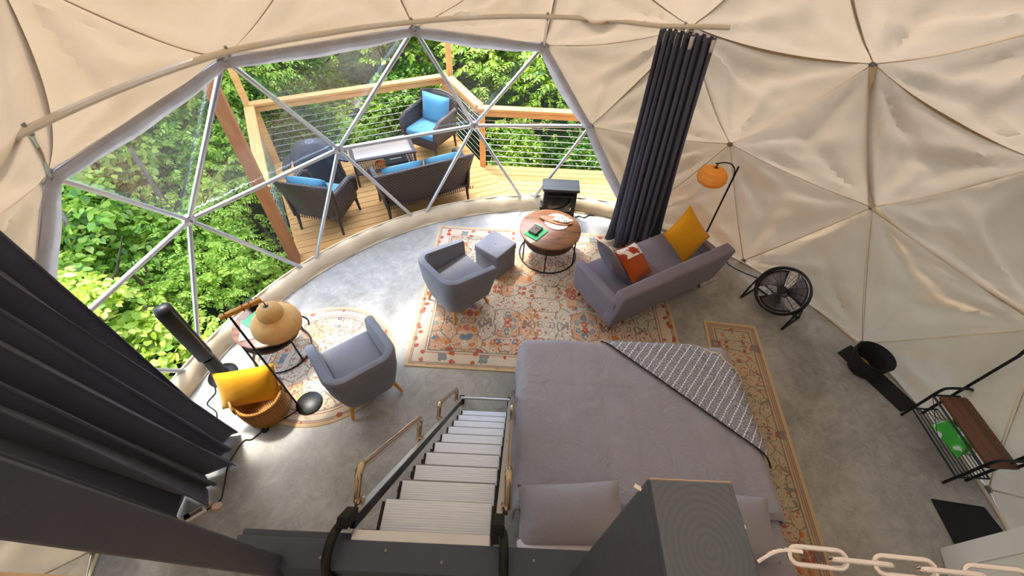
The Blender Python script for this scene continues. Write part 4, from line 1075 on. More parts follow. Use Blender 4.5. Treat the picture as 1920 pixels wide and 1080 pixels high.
# ================================================================== LOFT LADDER
t = thing('loft_ladder', 'steep aluminium loft ladder with black stringers and bronze grab rails beside the bed', 'ladder')
def lp_(s, side, dz=0., pr=0.):           # s 0 top .. 1 foot ; side -1 left +1 right ; pr offset square to the slope
    cx = -.285 + .07 * s; hw = .275 - .03 * s
    y = .36 + 1.66 * s; z = 2.28 * (1 - s)
    return Vector((cx + side * hw, y + pr * .808, z + dz + pr * .589))
for sd in (-1, 1):
    a, c = lp_(0.015, sd), lp_(1, sd); c.z = .02; m = (a + c) / 2; d = (c - a)
    b = MB(); rm = Matrix((Vector((1, 0, 0)), d.normalized(), Vector((1, 0, 0)).cross(d.normalized()))).transposed()
    b.box(.022, d.length, .048, m, rm, bev=.004); b.build('stringer', 'blackrail', t, smooth=False)
    b = MB(); b.box(.024, d.length * .98, .006, m + Vector((0, .808, .589)) * .026, rm); b.build('stringer_edge', 'strut', t, smooth=False)
    b = MB(); b.box(.04, .04, .10, lp_(.0, sd, .02, .03), (R(36), 0, 0), bev=.005)
    for k in range(5): b.box(.044, .006, .09, lp_(.0, sd, .02, .03) + Vector((0, -.016 + .008 * k, 0)), (R(36), 0, 0))
    b.build('end_cap', 'rubber', t, smooth=False)
    b = MB(); b.box(.05, .09, .03, (c.x, c.y + .01, .015), bev=.006); b.build('foot', 'rubber', t)
    for s0, s1, h in ((.055, .41, .165), (.63, .93, .15)):
        p0_, p1_ = lp_(s0, sd, 0, .03), lp_(s1, sd, 0, .03); q0, q1 = lp_(s0 + .03, sd, 0, h), lp_(s1 - .03, sd, 0, h); out = Vector((sd * .03, 0, 0))
        rad = Vector((0, .808, .589)); dn = (q1 - q0).normalized()
        pts = [p0_ + out, p0_ + out + rad * (h * .45), p0_ + out + rad * (h * .78) + dn * .012, q0 + out + dn * .04, q0.lerp(q1, .5) + out, q1 + out - dn * .035, p1_ + out + rad * (h * .78) - dn * .008, p1_ + out + rad * (h * .45), p1_ + out]
        b = MB(); b.tube(smoothpath(pts, 4), .017, 12); b.build('grab_rail', 'bronze', t)
        for pp in (p0_, p1_):
            b = MB(); b.box(.03, .035, .05, pp + out * .6, (R(36), 0, 0), bev=.006); b.build('rail_clamp', 'bronze', t)
    # black hook over the beam
    tp_ = lp_(0, sd); hk = [tp_ + Vector((sd * .012, .02, -.02)), tp_ + Vector((sd * .02, -.01, .045)), tp_ + Vector((sd * .024, -.06, .068)), tp_ + Vector((sd * .026, -.115, .055)), tp_ + Vector((sd * .028, -.15, .0)), tp_ + Vector((sd * .028, -.152, -.10))]
    b = MB(); b.tube(smoothpath(hk, 5), .0165, 10); b.build('beam_hook', 'blackp', t)
tread = None
for k in range(10):
    s = .085 + .0915 * k; c = lp_(s, 0)
    z = 2.1 - .205 * k; loc = (c.x + .015, .428 + .1435 * k, z)
    w_ = .445 - .0035 * k
    b = MB(); b.box(w_, .160 if k == 0 else .150, .024, (0, 0, 0), bev=.004); tr = b.build('tread', 'alu', t, loc, smooth=False)
    b = MB(); b.box(w_, .007, .036, (0, .0775, -.008)); b.build('shadow_nosing', 'grey', tr, smooth=False)  # grey lip draws the drop-shadow line along the tread's far edge
    for sd in (-1, 1):
        b = MB(); b.box(.012, .15, .05, (sd * (w_ / 2 + .007), -.005, -.012), bev=.002); b.build('end_bracket', 'blackrail', tr, smooth=False)
        sx = lp_(s, sd).x - loc[0]; x_in = sd * (w_ / 2 + .012)
        b = MB(); b.box(abs(sx - x_in) + .02, .03, .022, ((sx + x_in) / 2, -.05, -.005)); b.build('arm', 'blackrail', tr, smooth=False)
    for x_ in (-.19, .19):
        b = MB(); b.lathe([(0, .002), (.004, .0015), (.005, 0), (0, 0)], 8, (x_, -.05, .012)); b.build('rivet', 'hub', tr)
b = MB(); b.tube([lp_(.985, -1, .09), lp_(.985, 1, .09)], .013, 10); b.build('foot_bar', 'strut', t)
b = MB(); b.box(.50, .035, .05, (-.285, .335, 2.275), bev=.004); b.build('top_plate', 'strut', t, smooth=False)

# ================================================================== BED
BX0, BX1, BY0, BY1, BZ = .10, 2.16, .42, 2.40, .585
t = thing('bed', 'wide double bed with a taupe grey duvet in front of the loft', 'bed', ((BX0 + BX1) / 2, (BY0 + BY1) / 2, .010))
o_ = Vector(((BX0 + BX1) / 2, (BY0 + BY1) / 2, .010))
b = MB(); b.box(1.94, 1.90, .16, (0, 0, .14), bev=.01); b.build('base_frame', 'darkwood', t)
for sx in (-1, 1):
    for sy in (-1, 1): taper_leg((sx * .88, sy * .85, .08), (sx * .88, sy * .85, 0), .03, .025, 'darkwood', t)
b = MB(); b.box(1.98, 1.94, .30, (0, 0, .375), bev=.06, seg=4); b.build('mattress', 'pillow', t)
rr_ = random.Random(4); wv = [(rr_.uniform(2, 9), rr_.uniform(2, 9), rr_.uniform(0, 6), rr_.uniform(.001, .0035)) for _ in range(14)]
def bump2(x, y):
    s_ = sum(a_ * math.sin(kx * x + ky * y + p_) for kx, ky, p_, a_ in wv)
    return s_
def fold(d, r):                        # arc-length past an edge -> (outward, drop)
    if d <= 0: return 0, 0
    if d < r * PI / 2: return r * math.sin(d / r), r * (1 - math.cos(d / r))
    return r, r + d - r * PI / 2
def drape(a, c, lift=0., zmin=.09):
    """a across (x), c along (y) in bed coords, arc length; flat zone inside the mattress"""
    hx, hy = .945, .95; r = .085
    dx = max(0, abs(a) - hx); dy = max(0, c - hy)
    ox, zx = fold(dx, r + lift); oy, zy = fold(dy, r + lift)
    x = math.copysign(min(abs(a), hx) + ox, a); y = min(c, hy) + oy
    z = BZ + lift - zx - zy + bump2(a, c) + (.012 * math.sin(a * 11 + c * 2) * min(1, (dx + dy) * 4))
    if dx > 0 and dy > 0:
        k = min(dx, dy) * .35; x -= math.copysign(k * .5, a); y -= k * .4
    q = .02 * math.sin(c * 9 + 1) * min(1, dx * 4); x += math.copysign(q, a)
    return Vector((x, y, max(zmin, z)))
b = MB(); nx_, ny_ = 90, 80
def fn(u, v):
    a = -1.30 + 2.60 * u; c = -.52 + (1.32 + .52) * v
    p = drape(a, c)
    # quilting channels
    p.z -= .006 * (abs(math.sin(PI * (a + 1.3) / .26)) < .12) + .005 * (abs(math.sin(PI * (c + .52) / .52)) < .05)
    if v < .02: p.z -= .02
    return p - Vector((0, 0, 0))
b.grid(fn, nx_, ny_); b.build('duvet', 'duvet', t, (0, 0, -.010), solid=.02)
# sheet under the pillows
o = thing('bed_pillow', 'grey pillow lying at the ladder side of the bed', 'pillow', (.50, .835, .70), rot=(R(8), R(-3), R(4)), group='grey pillows at the bed head')
cushion(.76, .42, .20, 20, .05, 2.4).build('cover', 'pillow', o)
b = MB(); b.tube([(-.36, -.20, 0), (0, -.19, 0), (.36, -.20, 0)], .005, 5); b.build('seam', 'pillow', o)
o = thing('bed_pillow', 'grey pillow at the bed head half hidden behind the newel post', 'pillow', (1.58, .82, .70), rot=(R(8), R(3), R(-3)), group='grey pillows at the bed head')
cushion(.76, .42, .20, 20, .05, 2.4).build('cover', 'pillow', o)
b = MB(); b.tube([(-.36, -.20, 0), (0, -.19, 0), (.36, -.20, 0)], .005, 5); b.build('seam', 'pillow', o)
for x_, nm in ((.42, 'white pillow peeking out below the grey pillow next to the ladder'), (1.25, 'white pillow under the middle of the bed head'),):
    o = thing('bed_pillow', nm, 'pillow', (x_, .50, .645), rot=(R(2), 0, 0), group='white pillows at the bed head')
    cushion(.62, .36, .15, 18, .05, 2.4).build('cover', 'sheet', o)
    b = MB(); b.tube([(-.29, .165, 0), (0, .16, 0), (.29, .165, 0)], .004, 5); b.build('seam', 'sheet', o)
# folded-back corner showing the knitted side
t = thing('knitted_throw', 'grey knitted throw with white dashed stripes folded over the bed corner', 'blanket', o_)
b = MB()
TA, TB, TC_ = (-.22, 1.04), (1.09, 1.10), (1.10, -.12)          # triangle in bed coords: foot edge point, corner, side point
def tri(u, v):
    # u along A->C diagonal, v from the diagonal to the corner
    ax_, ay_ = TA[0] + (TC_[0] - TA[0]) * u, TA[1] + (TC_[1] - TA[1]) * u
    # target point on the corner edges
    if u < .5: ex, ey = TA[0] + (TB[0] - TA[0]) * (u / .5), TB[1] - .06 * (1 - u / .5)
    else: ex, ey = TB[0], TB[1] + (TC_[1] - TB[1]) * ((u - .5) / .5)
    cut = math.exp(-((u - .5) / .12) ** 2) * .30; ex -= cut * .6; ey -= cut * .6
    return ax_ + (ex - ax_) * v, ay_ + (ey - ay_) * v
def fn(u, v):
    x, y = tri(u, v); return drape(x, y, .03) + Vector((0, 0, .004))
b.grid(fn, 48, 24); thr = b.build('knit', 'knit', t, (0, 0, -.010), solid=.014)
b = MB(); b.tube([drape(*tri(k / 40, 0), .034) for k in range(41)], .007, 6); b.build('dark_edge', 'black', t, (0, 0, -.010))
b = MB(); b.tube([drape(*tri(.30 + .45 * k / 40, 1.0), .03) for k in range(41)], .012, 6); b.build('cream_binding', 'skirt', t, (0, 0, -.010))

# ================================================================== DECK
DK = (Vector((-4.12, 6.22)), Vector((-1.30, 7.62)), Vector((-.60, 6.46)), Vector((4.2, 6.42)))
deck = thing('deck', 'golden cedar plank deck outside the dome window', None, kind='structure')
bd = (DK[1] - DK[0]).normalized(); bn = Vector((-bd.y, bd.x))
left0 = Vector((-2.72, 3.75))
def clip_poly(poly, p, n):
    out = []
    for i in range(len(poly)):
        a, c = poly[i], poly[(i + 1) % len(poly)]; da, dc = (a - p).dot(n), (c - p).dot(n)
        if da >= 0: out.append(a)
        if da * dc < 0: out.append(a + (c - a) * (da / (da - dc)))
    return out
def boards(region, org, d, n, w, kmin, kmax, gap=.011):
    for k in range(kmin, kmax):
        poly = clip_poly(region, org + n * (k * w + gap / 2), n); poly = clip_poly(poly, org + n * ((k + 1) * w - gap / 2), -n) if len(poly) > 2 else []
        if len(poly) < 3: continue
        c = sum(poly, Vector((0, 0))) / len(poly); a = math.atan2(d.y, d.x)
        loc = [Vector((q - c).to_tuple()) for q in poly]; ca, sa = math.cos(-a), math.sin(-a)
        b = MB(); b.prism([(q.x * ca - q.y * sa, q.x * sa + q.y * ca) for q in loc], -.03, 0)
        b.build('deck_board', 'deck', deck, (c.x, c.y, -.02), (0, 0, a), smooth=False)
def circ(a): return Vector((DC.x + 3.99 * math.cos(R(a)), DC.y + 3.99 * math.sin(R(a))))
al = math.degrees(math.atan2(left0.y - DC.y, left0.x - DC.x)); am = math.degrees(math.atan2(5.62 - DC.y, .05 - DC.x))
# the arcs are cut board by board: convex slices of the region
def sector(edge_pts, a_from, a_to, n):
    return [circ(a_from + (a_to - a_from) * i / n) for i in range(n + 1)]
mitre = circ(am)
def boards_arc(outer, a_from, a_to, org, d, n, w, kmin, kmax, gap=.011):
    """boards between an outer convex outline and the dome circle"""
    for k in range(kmin, kmax):
        o1, o2 = org + n * (k * w + gap / 2), org + n * ((k + 1) * w - gap / 2)
        poly = clip_poly(outer, o1, n); poly = clip_poly(poly, o2, -n) if len(poly) > 2 else []
        if len(poly) < 3: continue
        s0 = min((q - o1).dot(d) for q in poly); s1 = max((q - o1).dot(d) for q in poly)
        # remove the dome disc: sample both long edges
        mid = (o1 + o2) / 2; rel = mid - Vector((DC.x, DC.y)); pd = rel.dot(d); h2 = rel.length_squared - pd * pd
        segs = [(s0, s1)]
        hh = max(0, 3.97 ** 2 - h2)
        if hh > 0:
            base = (mid - o1).dot(d); e0, e1 = -pd - math.sqrt(hh) + base, -pd + math.sqrt(hh) + base
            segs = [(s0, min(s1, e0)), (max(s0, e1), s1)]
        for (u0, u1) in segs:
            if u1 - u0 < .05: continue
            pp = clip_poly(poly, o1 + d * u0, d); pp = clip_poly(pp, o1 + d * u1, -d) if len(pp) > 2 else []
            if len(pp) < 3: continue
            c = sum(pp, Vector((0, 0))) / len(pp); a = math.atan2(d.y, d.x); ca, sa = math.cos(-a), math.sin(-a)
            b = MB(); b.prism([((q - c).x * ca - (q - c).y * sa, (q - c).x * sa + (q - c).y * ca) for q in pp], -.03, 0)
            b.build('deck_board', 'deck', deck, (c.x, c.y, -.02), (0, 0, a), smooth=False)
regL = [left0, mitre + Vector((.05, -.6)), mitre, DK[2], DK[1], DK[0]]
boards_arc(regL, 0, 0, DK[0], bd, -bn, .138, 0, 26)
regR = [mitre + Vector((.05, -.6)), Vector((4.2, 4.4)), DK[3], DK[2], mitre]
boards_arc(regR, 0, 0, DK[2], Vector((1, 0)), Vector((0, -1)), .138, 0, 16)
for (a, c) in ((DK[0], DK[1]), (DK[1], DK[2]), (DK[2], DK[3]), (left0, DK[0])):
    d = c - a; m = (a + c) / 2; b = MB(); b.box(d.length, .04, .24, (0, 0, -.16)); b.build('fascia', 'cedar', deck, (m.x, m.y, 0), (0, 0, math.atan2(d.y, d.x)), smooth=False)

def railing(label, a, c, posts, ncab=9, zr=1.0, ends=(0, 0), inset=.05):
    t = thing('cable_railing', label, 'railing', (a.x, a.y, -.02), math.atan2((c - a).y, (c - a).x)); L = (c - a).length
    b = MB(); b.box(L + ends[0] + ends[1], .14, .04, (L / 2 + (ends[1] - ends[0]) / 2, 0, zr), bev=.004); b.build('top_rail', 'cedar', t, smooth=False)
    b = MB(); b.box(L, .04, .09, (L / 2, -.03, zr - .065), bev=.003); b.build('under_rail', 'cedar', t, smooth=False)
    for p in posts:
        b = MB(); b.box(.09, .09, zr - .02, (p, 0, (zr - .02) / 2), bev=.004); b.build('post', 'cedar', t, smooth=False)
    cb = None
    for k in range(ncab):
        z = .07 + (zr - .16) * k / (ncab - 1)
        if cb is None: b = MB(); b.tube([(0, 0, 0), (L, 0, 0)], .0045, 5); cb = b.build('cable', 'cable', t, (0, 0, z))
        else: share(cb, t, (0, 0, z))
    return t
railing('long cable railing behind the wicker seats at the far side of the deck', DK[0], DK[1], [.05, (DK[1] - DK[0]).length - .05])
railing('short diagonal cable railing beside the far wicker chair', DK[1] + (DK[2] - DK[1]).normalized() * .10, DK[2] + (DK[1] - DK[2]).normalized() * .09, [])
railing('cable railing at the right of the deck beyond the stove', DK[2], DK[3], [0.0, 2.4, 4.7], ends=(.06, 0))
railing('cable railing at the left of the deck ending at the tall post', DK[0] + Vector((.05, -.10)), Vector((-2.99, 4.13)), [])
for nm, p, w_, h0, h1 in (('tall brown timber post rising beside the left edge of the deck', (-2.92, 3.98), .13, -1.2, 3.2),
                          ('slim tall cedar post at the far left corner of the deck', (-4.22, 6.33), .09, -1.2, 3.1),
                          ('slim tall cedar post at the far corner behind the wicker chair', (-1.27, 7.76), .09, -1.2, 3.1)):
    t = thing('deck_post', nm, 'post', (p[0], p[1], h0), R(26), group='tall deck posts')
    b = MB(); b.box(w_, w_, h1 - h0, (0, 0, (h1 - h0) / 2), bev=.005); b.build('timber', 'cedard' if w_ > .1 else 'cedar', t, smooth=False)
    b = MB(); b.box(w_ + .03, w_ + .03, .02, (0, 0, h1 - h0 + .01)); b.build('cap', 'cedar', t, smooth=False)

# ================================================================== DECK FURNITURE
def wicker_seat(name, label, cat, loc, rz_, W, ncush, group=None):
    t = thing(name, label, cat, loc, rz_, group); D = .66
    # backrest: flared woven panel
    b = MB()
    def bk(u, v):
        x = (u - .5) * W * (.90 + .16 * v); zt = .84 + .05 * math.sin(PI * u) - .02
        y = -D / 2 + .05 - .11 * v ** 1.3 - .03 * math.cos(PI * (u - .5)) * v + .05 * abs(2 * u - 1) ** 2.5
        return (x, y, .27 + (zt - .27) * v)
    b.grid(bk, 22, 12); b.build('backrest', 'wicker', t, solid=.035)
    b = MB(); b.tube([Vector(bk(k / 20, 1)) for k in range(21)], .02, 8); b.build('back_rail', 'wicker', t)
    for sx in (-1, 1):
        b = MB()
        def am_(u, v, sx=sx):
            y = -D / 2 + .02 + (D - .06) * u; zt = .66 - .03 * u - .10 * max(0, u - .8) * 5 * .6 + .05 * max(0, .25 - u)
            return (sx * (W / 2 - .05 + .03 * v), y, .25 + (zt - .25) * v)
        b.grid(am_, 12, 6); b.build('arm_panel', 'wicker', t, solid=.03)
        b = MB(); n = 14
        b.tube([Vector(am_(k / n, 1)) + Vector((0, 0, .005)) for k in range(n + 1)] + [Vector(am_(1, .75)) + Vector((0, .02, 0)), Vector(am_(1, .35)) + Vector((0, .012, 0))], .036, 8); b.build('arm_roll', 'wicker', t)
    b = MB(); b.box(W - .10, D - .06, .05, (0, .01, .30), bev=.012); b.build('seat_frame', 'wicker', t)
    b = MB(); b.box(W - .12, .025, .14, (0, D / 2 - .03, .25), bev=.006); b.build('front_apron', 'wicker', t)
    b = MB()
    for k in range(int(W / .035)): b.box(.012, .008, .05, (-W / 2 + .07 + k * .035, -D / 2 + .045, .245))
    b.build('rear_fringe', 'wicker', t)
    for sx in (-1, 1):
        for sy in (-1, 1): taper_leg((sx * (W / 2 - .07), sy * (D / 2 - .06), .30), (sx * (W / 2 - .055), sy * (D / 2 - .035), 0), .026, .016, 'wickleg', t)
    for k in range(ncush):
        cw = (W - .16) / ncush; x = -(W - .16) / 2 + cw * (k + .5)
        b = MB(); b.box(cw - .008, .54, .11, (x, .03, .38), bev=.035, seg=3); b.build('seat_cushion', 'blue', t)
        o = cushion(cw - .01, .46, .17, 14, .03, 3.2).build('back_cushion', 'blue', t, (x, -D / 2 + .115, .645), (R(100), 0, 0))
    return t
g_ = 'brown wicker deck seats with blue cushions'
wicker_seat('wicker_armchair', 'brown wicker armchair with blue cushions seen from behind beside the grill', 'armchair', (-2.70, 4.83, -.02), R(-7), .74, 1, g_)
wicker_seat('wicker_armchair', 'brown wicker armchair with blue cushions at the far corner facing the dome', 'armchair', (-1.555, 6.93, -.02), R(153), .74, 1, g_)
wicker_seat('wicker_loveseat', 'brown wicker loveseat with two blue back cushions seen from behind', 'loveseat', (-1.42, 5.36, -.02), R(29), 1.34, 2, g_)

t = thing('deck_table', 'brown wicker deck coffee table with a glass top and lower shelf', 'table', (-2.17, 6.06, -.02), R(24))
TW, TD = 1.00, .50
b = MB()
for x_, y_, w_, h_ in ((0, TD / 2 - .03, TW, .06), (0, -TD / 2 + .03, TW, .06), (TW / 2 - .03, 0, .06, TD - .12), (-TW / 2 + .03, 0, .06, TD - .12)): b.box(w_, h_, .03, (x_, y_, .445), bev=.006)
b.build('top_frame', 'wicker', t)
b = MB(); b.box(TW - .12, TD - .12, .008, (0, 0, .452)); b.build('glass_top', 'glasst', t, smooth=False)
b = MB()
for x_, y_, w_, h_ in ((0, TD / 2 - .05, TW - .06, .05), (0, -TD / 2 + .05, TW - .06, .05), (TW / 2 - .06, 0, .05, TD - .14), (-TW / 2 + .06, 0, .05, TD - .14)): b.box(w_, h_, .03, (x_, y_, .20), bev=.006)
b.build('shelf_frame', 'wicker', t)
b = MB()
for k in range(24): b.box(.012, TD - .16, .008, (-TW / 2 + .10 + k * .035, 0, .20))
for k in range(9): b.box(TW - .16, .010, .006, (0, -TD / 2 + .10 + k * .037, .205))
b.build('shelf_weave', 'wicker', t, smooth=False)
for sx in (-1, 1):
    for sy in (-1, 1): taper_leg((sx * (TW / 2 - .035), sy * (TD / 2 - .03), .44), (sx * (TW / 2 - .025), sy * (TD / 2 - .02), 0), .02, .018, 'wickleg', t)
t = thing('black_game_box', 'flat black box with white lettering on the shelf of the deck table', 'box', (-1.99, 6.10, .191), R(24))
b = MB(); b.box(.36, .20, .04, (0, 0, .02), bev=.004); b.build('body', 'cover', t, smooth=False)
b = MB()
for k in range(8): b.box(.016, .028, .001, (-.08 + k * .024, .035, .0405))
b.build('lettering', 'whitep', t, smooth=False)
t = thing('orange_leaf', 'curled orange brown leaf ornament on the shelf of the deck table', 'ornament', (-2.22, 5.96, .206), R(40))
b = MB()
def fn(u, v):
    a = (u - .5) * 2.4; w_ = .09 * math.sin(PI * v) ** .6
    return (w_ * math.sin(a), (v - .5) * .20, .012 + .06 * (1 - math.cos(a)) * .9 + .02 * math.sin(5 * v))
b.grid(fn, 10, 10); b.build('blade', 'orange', t, solid=.012)
b = MB(); b.tube([(0, -.09, .02), (.01, -.13, .03)], .006, 6); b.build('stalk', 'orange', t)

t = thing('covered_grill', 'barbecue grill under a black fitted cover at the left of the deck', 'grill', (-3.06, 5.62, -.02), R(20))
b = MB()
prof = [(.0, .34, .24), (.12, .35, .25), (.30, .33, .235), (.48, .31, .22), (.60, .30, .21), (.70, .24, .15), (.76, .16, .09)]
def fn(u, v):
    k = v * (len(prof) - 1); i = min(int(k), len(prof) - 2); f = k - i
    z, hx, hy = [prof[i][q] + (prof[i + 1][q] - prof[i][q]) * f for q in range(3)]
    a = 2 * PI * u; ca, sa = math.cos(a), math.sin(a); e = .45
    x = hx * math.copysign(abs(ca) ** e, ca); y = hy * math.copysign(abs(sa) ** e, sa); w_ = .014 * math.sin(9 * a + 2 * z * 6) * (1 - v)
    return (x * (1 + w_ * 2), y * (1 + w_ * 2), .02 + z)
b.grid(fn, 64, 18, closeu=True); b.bm.faces.new(b.bm.verts[-64:]); b.build('cover', 'cover', t)
b = MB(); b.lathe([(.035, .002), (.05, .004), (.065, .002), (.065, 0), (.035, 0)], 28, (0, .0, .782)); b.lathe([(0, .003), (.018, .003), (.02, 0), (0, 0)], 16, (0, 0, .782)); b.build('round_emblem', 'coverlogo', t)
for sx in (-1, 1):
    b = MB(); b.box(.14, .36, .03, (sx * .40, 0, .50), (0, R(sx * 20), 0), bev=.012); b.build('side_flap', 'cover', t)

# ================================================================== GROUND, TREES, SHRUBS
b = MB()
def fn(u, v):
    x, y = -16 + 24 * u, -4 + 26 * v
    z = -1.35 - .10 * max(0, -x - 5) + .10 * max(0, y - 9) + .22 * math.sin(x * .9 + 1) * math.sin(y * .7) + .10 * math.sin(x * 2.3) * math.cos(y * 2.1)
    dd = math.hypot(x - DC.x, y - DC.y)
    return (x, y, z)
b.grid(fn, 60, 60); tag(b.build('ground', 'soil'), kind='structure')

rng = np.random.default_rng(11)
def leaf_mesh(name, blobs, n_cl, per, size, kind):
    """one crown: clusters of folded leaves spread over ellipsoid blobs"""
    ce = []; dr = []
    wts = np.array([bl[3] * bl[4] for bl in blobs]); wts = wts / wts.sum()
    for bl, w in zip(blobs, wts):
        m = int(n_cl * w); d = rng.normal(size=(m, 3)); d /= np.linalg.norm(d, axis=1)[:, None]; d[:, 2] = np.where(d[:, 2] < -.35, -d[:, 2], d[:, 2])
        rad = rng.uniform(.55, 1.03, m) ** .6
        ce.append(np.array(bl[:3]) + d * rad[:, None] * np.array([bl[3], bl[3], bl[4]])); dr.append(d)
    ce = np.concatenate(ce); dr = np.concatenate(dr); m = len(ce)
    # twig direction: outwards and slightly down
    tw = dr + rng.normal(scale=.45, size=(m, 3)); tw[:, 2] = tw[:, 2] * .35 - .1; tw /= np.linalg.norm(tw, axis=1)[:, None]
    N = m * per; k = np.tile(np.arange(per), m); C = np.repeat(ce, per, 0); T = np.repeat(tw, per, 0)
    upv = np.array([0, 0, 1.0]); S = np.cross(T, upv); S /= np.linalg.norm(S, axis=1)[:, None] + 1e-9
    U = np.cross(S, T)
    s = np.repeat(rng.uniform(.75, 1.3, m), per) * size
    if kind == 'pinnate':        # leaflets on both sides of a rachis
        tt = (k // 2 + 1) / (per / 2); sd = np.where(k % 2 == 0, 1, -1)
        base = C + T * (tt * s * 3.0)[:, None] - upv * ((tt ** 2) * s * .9)[:, None]
        dl = S * (sd * .9)[:, None] + T * .55 + rng.normal(scale=.15, size=(N, 3)); ln = s * (1.05 - .5 * tt); wd = .30
    else:                          # rosette of broad leaves
        a = 2 * np.pi * k / per + np.repeat(rng.uniform(0, 6.28, m), per)
        dl = T * np.cos(a)[:, None] + S * np.sin(a)[:, None] + U * rng.uniform(-.35, .25, N)[:, None]
        base = C + dl * (.25 * s)[:, None] + rng.normal(scale=.25, size=(N, 3)) * s[:, None]; ln = s * rng.uniform(.8, 1.25, N); wd = .42
    dl[:, 2] -= .22; dl /= np.linalg.norm(dl, axis=1)[:, None]
    sx = np.cross(dl, U + rng.normal(scale=.35, size=(N, 3))); sx /= np.linalg.norm(sx, axis=1)[:, None] + 1e-9
    nn = np.cross(sx, dl)
    dn = np.array([0, 0, 1.0])
    def pt(f, w, lift): return base + dl * (ln * f)[:, None] + sx * (ln * w)[:, None] + nn * (ln * lift)[:, None] - dn * (ln * .20 * f * f)[:, None]
    V = np.stack([base, pt(.28, wd * .85, .07), pt(.62, wd * .78, .06), pt(1.0, 0, 0), pt(.62, -wd * .78, .06), pt(.28, -wd * .85, .07)], 1).reshape(-1, 3)
    i0 = np.arange(N) * 6; Fc = np.stack([i0, i0 + 1, i0 + 2, i0, i0 + 2, i0 + 3, i0, i0 + 3, i0 + 4, i0, i0 + 4, i0 + 5], 1).reshape(-1)
    me = bpy.data.meshes.new(name); me.vertices.add(len(V)); me.vertices.foreach_set('co', V.astype(np.float32).ravel())
    me.loops.add(len(Fc)); me.loops.foreach_set('vertex_index', Fc.astype(np.int32)); nf = len(Fc) // 3
    me.polygons.add(nf); me.polygons.foreach_set('loop_start', np.arange(nf, dtype=np.int32) * 3); me.polygons.foreach_set('loop_total', np.full(nf, 3, np.int32))
    me.update(); me.validate(); return me
def blobset(r, h, n, seed, low=.3):
    q = random.Random(seed); o = [(0, 0, h * .55, r * .75, h * .45)]
    for i in range(n):
        a = q.uniform(0, 6.28); d = r * q.uniform(.35, .75); o.append((d * math.cos(a), d * math.sin(a), h * q.uniform(low, .9), r * q.uniform(.32, .5), h * q.uniform(.18, .3)))
    return o
CROWN = [leaf_mesh('broad_crown', blobset(1.25, 2.3, 10, 1), 1250, 7, .082, 'rosette'),
         leaf_mesh('pinnate_crown', blobset(1.3, 2.4, 10, 2), 700, 11, .075, 'pinnate'),
         leaf_mesh('fine_crown', blobset(1.2, 2.6, 10, 3, .1), 1100, 8, .07, 'rosette'),
         leaf_mesh('fern_crown', blobset(1.3, 1.3, 8, 4), 420, 14, .06, 'pinnate')]
def plant(name, label, cat, crown, mat, loc, sc, rz_, group, trunk=True, lean=(0, 0), tree_h=None):
    t = thing(name, label, cat, loc, rz_, group)
    me = CROWN[crown]
    key = (crown, mat)
    if key not in plant.cache:
        m2 = me.copy(); m2.materials.clear(); m2.materials.append(M[mat]); plant.cache[key] = m2
    o = bpy.data.objects.new('foliage', plant.cache[key]); col.objects.link(o); o.parent = t; o.scale = (sc, sc, sc); o['kind'] = 'stuff'
    lift = tree_h or 0
    o.location = (lean[0], lean[1], lift)
    hh = lift + 1.5 * sc
    b = MB(); r0 = .035 + .02 * sc
    b.tube(smoothpath([(0, 0, -.3), (lean[0] * .3 + .06, lean[1] * .3, hh * .35), (lean[0] * .8, lean[1] * .8 + .05, hh * .7), (lean[0], lean[1], hh)], 4), [r0 * (1 - .7 * i / 12) for i in range(13)], 8); b.build('trunk', 'bark', t)
    q = random.Random(hash((round(loc[0], 2), round(loc[1], 2))) & 0xffff)
    for k in range(4):
        a = q.uniform(0, 6.28); z0 = hh * q.uniform(.4, .75); s0 = z0 / hh
        st_ = Vector((lean[0] * s0, lean[1] * s0, z0)); en = st_ + Vector((math.cos(a) * .75 * sc, math.sin(a) * .75 * sc, .45 * sc))
        b = MB(); b.tube([st_, st_.lerp(en, .5) + Vector((0, 0, .08)), en], [r0 * .4, r0 * .28, r0 * .12], 6); b.build('branch', 'bark', t)
    return t
plant.cache = {}
GS = 'leafy shrubs growing around the deck and dome'
